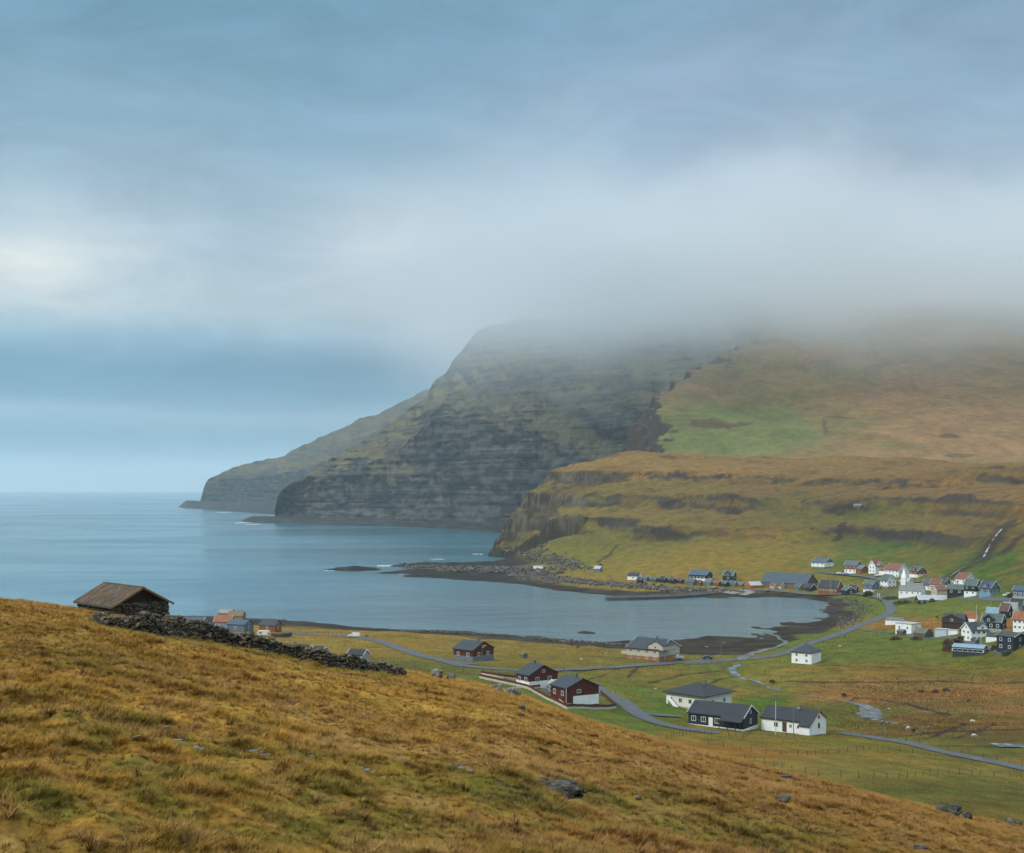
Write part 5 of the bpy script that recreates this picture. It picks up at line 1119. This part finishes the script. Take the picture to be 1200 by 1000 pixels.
# ---------------------------------------------------------------- stone barn
def barn():
    Y = 99.0; m = Y/F; x = (134-PX0)*m; yaw = R(65); az = math.atan2(x, Y)
    L = 41*m/math.cos(yaw); D = 62*m/math.sin(yaw); rot = -yaw-az
    zb = float(hill_z(np.array([x]), np.array([Y]), False)[0]); cz = H-(720.8-PY0)*m
    h = (720.5-709.5)*m; rise = 18.5*m
    c = Vector((x, Y, cz))-Matrix.Rotation(rot, 3, 'Z') @ Vector((L/2, -D/2, 0))
    e = empty('stone_barn', c, rot, 'old dry stone barn with weathered brown plank roof on the crest', 'barn')
    # stone walls: stones over a core
    MB().box(-L/2+.12, L/2-.12, -D/2+.12, D/2-.12, -2.6, h-.05).build('wall_core', paint(34,30,26), e)
    pos = []; sz = []
    for (ax, ay, bx, by) in ((-L/2,-D/2,L/2,-D/2),(L/2,-D/2,L/2,D/2),(-L/2,D/2,L/2,D/2),(-L/2,-D/2,-L/2,D/2)):
        ln = math.hypot(bx-ax, by-ay); z = -2.0
        while z < h+(.10 if ax == bx else 0):
            s = 0
            while s < ln:
                r0 = rng.uniform(.08, .2); pos.append((ax+(bx-ax)*s/ln+rng.normal(0, .02), ay+(by-ay)*s/ln+rng.normal(0, .02), z)); sz.append((r0*1.3 if ay == by else .14, .14 if ay == by else r0*1.3, .10)); s += r0*2
            z += .155
    n = len(pos); k = len(IV1); v = IV1[None]*(1+rng.uniform(-.25, .2, (n, k, 1)))*np.array(sz)[:,None,:]+np.array(pos)[:,None,:]
    f = (IF1[None]+np.arange(n)[:,None,None]*k).reshape(-1, 3)
    mesh_np('wall', v.reshape(-1, 3), f, M_STONE, smooth=False, parent=e, color=np.repeat(rng.uniform(.35, 1.2, n), k)[:,None]*np.ones(3))
    # timber gables of dark boards
    dark = paint(58,44,34,.9,.3,4,streak=True)
    for sx in (-1, 1):
        g = MB(); nb = 30; xx = sx*(L/2-.16)
        for i in range(nb):
            y0 = -D/2+.1+i*(D-.2)/nb; y1 = y0+(D-.2)/nb-.03; mid = abs((y0+y1)/2); zt = h+rise*(1-mid/(D/2))
            g.box(xx-.02, xx+.02+.01*(i % 2), y0, y1, h-.02, max(zt-.03, h+.03))
        g.build('gable_boards', dark, e)
        MB().box(xx-.06, xx+.1*sx+.06, -D/2, D/2, h-.04, h+.06).build('beam', paint(120,104,82,.9,.3,6), e)
    # plank roof
    ov = .32; sl = math.atan2(rise, D/2); ln = math.hypot(D/2+ov, (D/2+ov)*rise/(D/2))
    rb = bpy.data.objects.new('roof', None)
    m_, t, b = principled('weathered_planks', .92, .2); tc = t.new('ShaderNodeTexCoord').outputs['Object']
    n1 = t.noise(t.scale(tc, 7, .8, .8), 1.0, 5, .6); n2 = t.noise(tc, 9, 6, .75); n3 = t.noise(tc, 1.2, 4, .6)
    cc = t.mix(t.maprange(n2, .42, .58), srgb(72,62,54), srgb(124,110,96)); cc = t.mix(t.maprange(n1, .42, .56, 0, .85), cc, srgb(66,54,44)); cc = t.mix(t.maprange(n3, .5, .68, 0, .5), cc, srgb(112,96,62))
    t.l.new(cc, b.inputs['Base Color']); bump(t, b, n2, .7, .03)
    rm = MB()
    for sy in (-1, 1):
        npk = 34
        for i in range(npk):
            xa = -L/2-ov+i*(L+2*ov)/npk; lift = .025*(i % 2)+rng.uniform(0, .012)
            M = Matrix.Translation((xa+(L+2*ov)/npk/2, sy*(D/2+ov)/2, h+rise/2-ov*rise/D+.08+lift)) @ Matrix.Rotation(-sy*sl, 4, 'X')
            rm.obox(M, (L+2*ov)/npk-.008, ln+rng.uniform(-.03, .05), .035)
    rf_ = rm.build('roof', m_, e)
    MB().box(-L/2-ov-.03, L/2+ov+.03, -.1, .1, h+rise+.06, h+rise+.15).build('ridge_cap', paint(86,92,98,.7,.2), rf_)
    for sx in (-1, 1):
        bb = MB()
        for sy in (-1, 1): bb.obox(Matrix.Translation((sx*(L/2+ov+.02), sy*(D/2+ov)/2, h+rise/2-ov*rise/D+.05)) @ Matrix.Rotation(-sy*sl, 4, 'X'), .05, ln+.05, .15)
        bb.build('bargeboard', paint(128,100,66,.9,.3,6), rf_)
    MB().box(-L/2-ov, L/2+ov, -D/2-ov-.05, -D/2-ov+.02, h-ov*rise/(D/2)-.05, h-ov*rise/(D/2)+.1).build('eave_board', paint(80,84,86), rf_)
barn()

# ---------------------------------------------------------------- boulders in the grass
BOULD = []
def boulder(at, wpx, label, hpx, f=G, group='rocks on the near hillside', sink=.25, sd=0):
    x, y, z = f(*at); m = y/F; w = wpx*m/2; hh = hpx*m
    v = IV4.copy(); n = fbm(v[:,0]*1.3+sd*7, v[:,1]*1.3+v[:,2]*2.1+sd*3, 4, 500+sd)+.6*fbm(v[:,2]*3.1+sd, v[:,0]*2.7+v[:,1], 3, 520+sd)
    v = v*(1+.30*n[:,None]); v[:,2] = np.where(v[:,2] > .45, .45+(v[:,2]-.45)*.45, v[:,2]); q = np.round(v*3.2)/3.2; v = v*.62+q*.38
    v = v*np.array([w, w*.8, hh*1.15])
    o = mesh_np('rock', v, IF4, M_ROCK, smooth=False, color=np.ones((len(v), 3))*((1.15 if 7 <= sd <= 10 else .46)+.07*(sd % 4))); o.location = (x, y, z+hh*(.62-sink)); BOULD.append((x, y, w)); o.rotation_euler = (0, R(rng.uniform(4, 12)), R(sd*53))
    tag(o, label, 'rock', group)
for i, a in enumerate([((658,932),52,'largest grey lichened rock in the middle of the foreground slope',15),((636,920),16,'small pale rock touching the upper left of the largest rock',7),((921,913),17,'dark mossy stone on the right slope, upper of two',4),((918,939),19,'dark mossy stone on the right slope, lower of two',5),
    ((1112,946),30,'long dark rock near the right end of the crest',6),((1134,951),14,'short stone at the right tip of the long dark rock',5),((1187,963),20,'speckled rock in the lower right corner',7),((512,796),14,'pale outcrop stone, left of two on the crest above the road',10),((529,799),13,'pale outcrop stone, right of two on the crest above the road',9),
    ((583,811),15,'pale flat rock on the crest below the garden wall, left one',8),((601,817),20,'pale knobbly rock on the crest below the garden wall, right one',10),((611,833),10,'small brown stone under the knobbly crest rock',5),((364,776),9,'light grey boulder leaning at the foot of the dry stone wall',6),((122,731),14,'loose flat stones at the left tip of the dry stone wall',4),
    ((1078,995),16,'tiny grey stone at the bottom edge right of centre',4),((748,938),8,'little dark stone in the middle of the slope',4)]):
    boulder(a[0], a[1], a[2], a[3], sd=i)

# ---------------------------------------------------------------- shore stones (uncountable)
def shore_stones():
    pos = []; sz = []
    def along(pts, n, spread, lo, hi):
        P = np.array([ray_ground(a, b, val_z, 300, 1500)[:2] for a, b in pts]); d = np.r_[0, np.cumsum(np.hypot(*np.diff(P, axis=0).T))]
        s = rng.uniform(0, d[-1], n); x = np.interp(s, d, P[:,0])+rng.normal(0, spread, n); y = np.interp(s, d, P[:,1])+rng.normal(0, spread, n); z = val_z(x, y); k = z > -.4
        r0 = lo+(hi-lo)*rng.random(n)**2.5
        for a in np.nonzero(k)[0]: pos.append((x[a], y[a], z[a]+r0[a]*.15)); sz.append(r0[a])
    along([(600,674),(650,679),(700,684),(740,687),(790,691),(850,693)], 3200, 4.0, .5, 1.7)
    along([(480,664),(540,668),(600,668),(650,672)], 1800, 9, .5, 2.2)
    along([(990,700),(1004,706),(1010,715),(1000,725),(985,735)], 1400, 3.2, .2, .6)
    along([(460,739),(560,743),(640,749),(720,755),(770,759)], 1500, 2.2, .2, .8)
    along([(640,655),(665,660),(680,668)], 350, 6, .6, 2.2)
    along([(560,648),(600,652),(640,655)], 500, 6, .7, 2.6)
    o = stones_mesh('shore_boulders', np.array(pos), np.array(sz)[:,None], M_SHORE, flat=.75, tint=(.5, 1.5)); tag(o, 'dark boulders and shingle heaped along the shore of the bay', 'boulders', kind='stuff')
shore_stones()

# ---------------------------------------------------------------- bushes
M_BUSH = paint(104,84,60,.95,.3,1.5)
def bush(at, wpx, hpx, label, mat=None, seed=0):
    x, y, z = V(*at); m = y/F; w = wpx*m/2; hh = hpx*m; rg = np.random.default_rng(900+seed); n = 900
    th = rg.uniform(0, 6.28, n); ph = rg.uniform(0, 1, n); rr = rg.uniform(.35, 1, n)**.5*(1+.35*np.sin(th*3+seed)+.2*np.sin(th*7))
    c = np.stack([np.cos(th)*rr*w*np.sqrt(1-ph**2*.8), np.sin(th)*rr*w*.7*np.sqrt(1-ph**2*.8), ph*hh*rg.uniform(.5, 1.1, n)], 1)
    a = rg.normal(0, 1, (n, 3)); a /= np.linalg.norm(a, axis=1)[:,None]; b = np.cross(a, rg.normal(0, 1, (n, 3))); b /= np.linalg.norm(b, axis=1)[:,None]; s = .16*hh*rg.uniform(.5, 1.3, (n, 1))
    v = np.stack([c-a*s, c+b*s*.8, c+a*s, c-b*s*.8], 1).reshape(-1, 3); e = empty('bush', (x, y, z), 0, label, 'bush', 'bushes in the village gardens')
    mesh_np('foliage', v, np.arange(n*4).reshape(n, 4), mat or M_BUSH, smooth=False, parent=e)
    t = MB()
    for i in range(9): q = i*.7; t.tube((0, 0, -.2), (math.cos(q)*w*.6, math.sin(q)*w*.4, hh*.7), .05, .02, 4)
    t.build('stem', paint(70,56,44), e)
GB = paint(84,90,56,.95,.3,1.5)
for i, a in enumerate([((1112,763),12,7,'brown bush left of the greenhouse, lower one',None),((1120,757),14,8,'dark brown bush above the greenhouse roof',None),((1110,756),10,6,'brown bush in front of the white box garage',None),((1125,752),8,6,'brown bush against the white twin gable house',None),((1050,750),12,4,'dark shrub strip below the white flat roofed block',None),((1075,750),12,4,'low dark shrub by the stone outbuilding',None),
    ((1018,699),9,6,'reddish bush below the slate blue house',paint(84,50,40,.95,.3)),((1045,703),20,4,'dark hedge left of the church front',GB),((1180,768),14,5,'shrubs at the foot of the large black block',GB),((1165,762),8,5,'brown bush between greenhouse and black block',None),((1058,708),22,4,'hedge below the church hedge beside the pale roofed building',GB),((1092,706),8,4,'reddish shrub behind the pale roofed building',None),
    ((1080,812),7,3,'rush clump on the moor, left of three',None),((1096,812),6,3.5,'rush clump on the moor, middle of three',None),((1108,810),7,3,'rush clump on the moor, right of three',None),((1135,822),5,2.5,'lone rush clump right of the moor centre',None),((989,816),5,3.5,'tall dark rushes beside the stream bend',None),((905,800),6,3,'dark rushes at the left end of the moor fence',None),((1174,737),10,6,'dark garden bush beside the orange roofed house',GB),((1185,700),8,5,'brown bush behind the white van in the village',None)]):
    bush(a[0], a[1], a[2], a[3], a[4], i)

# ---------------------------------------------------------------- puddles on the near hillside
def puddles():
    m, t, b = principled('puddle_water', .06, .6); b.inputs['Base Color'].default_value = (.015, .02, .025, 1); mb = MB(); i = 0
    for (px, py, w) in [(160,874,5),(195,861,4),(209,877,6),(214,880,4),(230,886,6),(236,888,4),(297,890,6),(311,895,6),(306,888,4),(365,896,4),(424,909,4),(430,912,6),(438,914,4),(462,895,4),(469,898,6),(476,901,3),(528,905,3),(540,909,6),(551,912,5),(547,908,3),(345,895,3)]:
        x, y, z = G(px, py); r0 = w*y/F/2; k = 18; pts = []; BOULD.append((x, y, r0*2.2))
        z += .16
        for j in range(k):
            a = j/k*6.283; rr = r0*(1+.35*math.sin(a*2+i)+.2*math.sin(a*5+i*3)); pts.append((x+math.cos(a)*rr*1.6, y+math.sin(a)*rr*1.5, z))
        mb.poly(pts, [tuple(range(k))]); i += 1
    tag(mb.build('water', m), kind='structure')
puddles()

# ---------------------------------------------------------------- tussock grass on the near hillside
def tuft_mesh(i):
    rg = np.random.default_rng(50+i); nb = 46; vs = []; fs = []
    for b in range(nb):
        a = rg.uniform(0, 6.28); r0 = rg.uniform(0, .10); h = rg.uniform(.14, .36); lean = rg.uniform(.08, .42)*(.6+.8*(i % 3)/2); bx = r0*math.cos(a); by = r0*math.sin(a)
        da = a+rg.normal(0, .6); dx, dy = math.cos(da), math.sin(da); sx, sy = -dy, dx; w = rg.uniform(.005, .010)
        wind = .07*h
        n = len(vs)
        for q, (tt, ww) in enumerate(((0, 1), (.5, .85), (1, .1))):
            ex = bx+dx*lean*tt**1.7+wind*tt*2; ey = by+dy*lean*tt**1.7; ez = h*(tt-.28*tt*tt*(lean*2))
            vs += [(ex-sx*w*ww, ey-sy*w*ww, ez), (ex+sx*w*ww, ey+sy*w*ww, ez)]
        fs += [(n, n+1, n+3, n+2), (n+2, n+3, n+5, n+4)]
    me = bpy.data.meshes.new('tuft'); me.from_pydata(vs, [], fs); me.materials.append(M_GRASS); me.update(); return bpy.data.objects.new('tuft', me)
def seg_d(X, Y, pts):
    best = np.full(np.shape(X), 1e9)
    for (ax, ay), (bx, by) in zip(pts[:-1], pts[1:]):
        dx, dy = bx-ax, by-ay; t = np.clip(((X-ax)*dx+(Y-ay)*dy)/(dx*dx+dy*dy+1e-9), 0, 1); best = np.minimum(best, np.hypot(X-ax-t*dx, Y-ay-t*dy))
    return best
def scatter(name, label, x, y, z, s, col, col_):
    me = bpy.data.meshes.new(name); me.vertices.add(len(x)); me.vertices.foreach_set('co', np.stack([x, y, z-.03], 1).astype(np.float32).ravel())
    c4 = np.ones((len(x), 4), np.float32); c4[:,:3] = col; me.attributes.new('tint', 'FLOAT_COLOR', 'POINT').data.foreach_set('color', c4.ravel())
    me.attributes.new('scl', 'FLOAT', 'POINT').data.foreach_set('value', s.astype(np.float32))
    me.attributes.new('yaw', 'FLOAT', 'POINT').data.foreach_set('value', rng.uniform(-1.2, 1.2, len(x)).astype(np.float32))
    me.attributes.new('pick', 'INT', 'POINT').data.foreach_set('value', rng.integers(0, 6, len(x)).astype(np.int32))
    o = bpy.data.objects.new(name, me); C.objects.link(o); tag(o, label, 'grass', kind='stuff')
    ng = bpy.data.node_groups.new('scatter', 'GeometryNodeTree'); ng.interface.new_socket('Geometry', in_out='INPUT', socket_type='NodeSocketGeometry'); ng.interface.new_socket('Geometry', in_out='OUTPUT', socket_type='NodeSocketGeometry')
    N = ng.nodes; Lk = ng.links; gi = N.new('NodeGroupInput'); go = N.new('NodeGroupOutput'); ip = N.new('GeometryNodeInstanceOnPoints'); ci = N.new('GeometryNodeCollectionInfo')
    ci.inputs['Collection'].default_value = col_; ci.inputs['Separate Children'].default_value = True; ci.inputs['Reset Children'].default_value = True
    def at_(nm, ty):
        a_ = N.new('GeometryNodeInputNamedAttribute'); a_.data_type = ty; a_.inputs[0].default_value = nm; return a_.outputs[0]
    cx = N.new('ShaderNodeCombineXYZ'); Lk.new(at_('yaw', 'FLOAT'), cx.inputs[2])
    Lk.new(gi.outputs[0], ip.inputs['Points']); Lk.new(ci.outputs[0], ip.inputs['Instance']); ip.inputs['Pick Instance'].default_value = True
    Lk.new(at_('pick', 'INT'), ip.inputs['Instance Index']); Lk.new(at_('scl', 'FLOAT'), ip.inputs['Scale']); Lk.new(cx.outputs[0], ip.inputs['Rotation']); Lk.new(ip.outputs[0], go.inputs[0])
    o.modifiers.new('scatter', 'NODES').node_group = ng
def build_grass():
    global M_GRASS
    M_GRASS, t, b = principled('dry_grass', .9, .15)
    a = t.new('ShaderNodeAttribute', attribute_name='tint', attribute_type='INSTANCER')
    oi = t.new('ShaderNodeNewGeometry'); n = t.noise(oi.outputs['Position'], 12, 3, .6)
    c = t.new('ShaderNodeVectorMath', operation='SCALE'); t.l.new(a.outputs['Color'], c.inputs[0]); t.l.new(t.maprange(n, .3, .7, .75, 1.3), c.inputs[3])
    t.l.new(c.outputs[0], b.inputs['Base Color'])
    xs, ys, sc = [], [], []
    for (y0, y1, dens, s) in ((9, 22, 105, .46), (22, 40, 62, .50), (40, 65, 30, .60), (65, 100, 13, .72), (100, 135, 6, .75)):
        n = int(.42*(y1*y1-y0*y0)*dens*1.15); y = np.sqrt(rng.uniform(y0*y0, y1*y1, n)); px = rng.uniform(-90, 1290, n); x = (px-PX0)/F*y
        z = hill_z(x, y); py = PY0+F*(H-z)/y; k = (py < 1060)
        xs.append(x[k]); ys.append(y[k]); sc.append(np.full(k.sum(), s))
    x = np.concatenate(xs); y = np.concatenate(ys); s = np.concatenate(sc)
    z = hill_z(x, y)
    cl = fbm(x/1.6, y/1.9, 3, 61); k = rng.random(len(x)) < .72+.3*sstep(-.3, .3, cl)
    for (bx, by, bw) in BOULD: k &= ~((np.abs(x-bx) < bw*1.1+.05) & (y > by-bw*1.6-.25) & (y < by+bw*1.2))
    x, y, z, s, cl = x[k], y[k], z[k], s[k], cl[k]
    s = s*(.65+.6*sstep(-.2, .45, cl))*rng.uniform(.7, 1.3, len(x))
    col = hill_color(x, y, z)*rng.uniform(.82, 1.35, (len(x), 1))*HILLK*1.08
    st = (rng.random(len(x)) < .25)[:,None]; col = np.where(st, col*.5+lin(178,144,96)*.6*.5, col)
    col_ = bpy.data.collections.new('tufts')
    for i in range(6): col_.objects.link(tuft_mesh(i))
    nb = 1500; yb = np.sqrt(rng.uniform(11**2, 42**2, nb)); xb = (rng.uniform(-60, 1260, nb)-PX0)/F*yb; kb = fbm(xb/3.2, yb/3.2, 3, 66) > .02; xb = xb[kb]; yb = yb[kb]; zb = hill_z(xb, yb)
    x = np.r_[x, xb]; y = np.r_[y, yb]; z = np.r_[z, zb]; s = np.r_[s, rng.uniform(.5, .95, len(xb))]; col = np.r_[col, (lin(168,128,76)*rng.uniform(.3, .62, (len(xb), 1)))]
    scatter('grass', 'wind bent dry tussock grass covering the near hillside', x, y, z, s, col, col_)
    # rough grass and rushes of the valley fields
    n = 260000; y = 130*np.exp(rng.random(n)*math.log(900/130)); px = rng.uniform(330, 1240, n); x = (px-PX0)/F*y; z = val_z(x, y); py = PY0+F*(H-z)/y
    n1 = fbm(x/18, y/12, 4, 91); moor = np.exp(-((px-1090)/130)**2-((py-812)/16)**2)+.8*np.exp(-((px-1080)/120)**2-((py-850)/14)**2)
    k = (z > 2.6) & (z > hill_z(x, y)-.5) & (rng.random(n) < .25+.5*sstep(.0, .5, n1)+.9*moor)
    for P, hw in LINES: k &= seg_d(x, y, P) > hw
    for ob in list(C.objects):
        if ob.type == 'EMPTY' and ob.parent is None and ob.get('category') not in (None, 'fence', 'wall', 'sheep', 'bush'): k &= np.hypot(x-ob.location.x, y-ob.location.y) > (7.5 if ob.get('category') in ('house', 'warehouse', 'church') else 3)
    x, y, z, n1, moor = x[k], y[k], z[k], n1[k], moor[k]
    c = val_color(x[None], y[None], z[None], np.ones((1, len(x))))[0]*rng.uniform(.8, 1.5, (len(x), 1))
    scatter('grass', 'rough grass and rushes scattered over the valley fields', x, y, z, rng.uniform(.45, 1.1, len(x))*(1+.7*moor)*np.clip(y/420, .55, 1.3), c, col_)
    print('tufts', len(x))
build_grass()
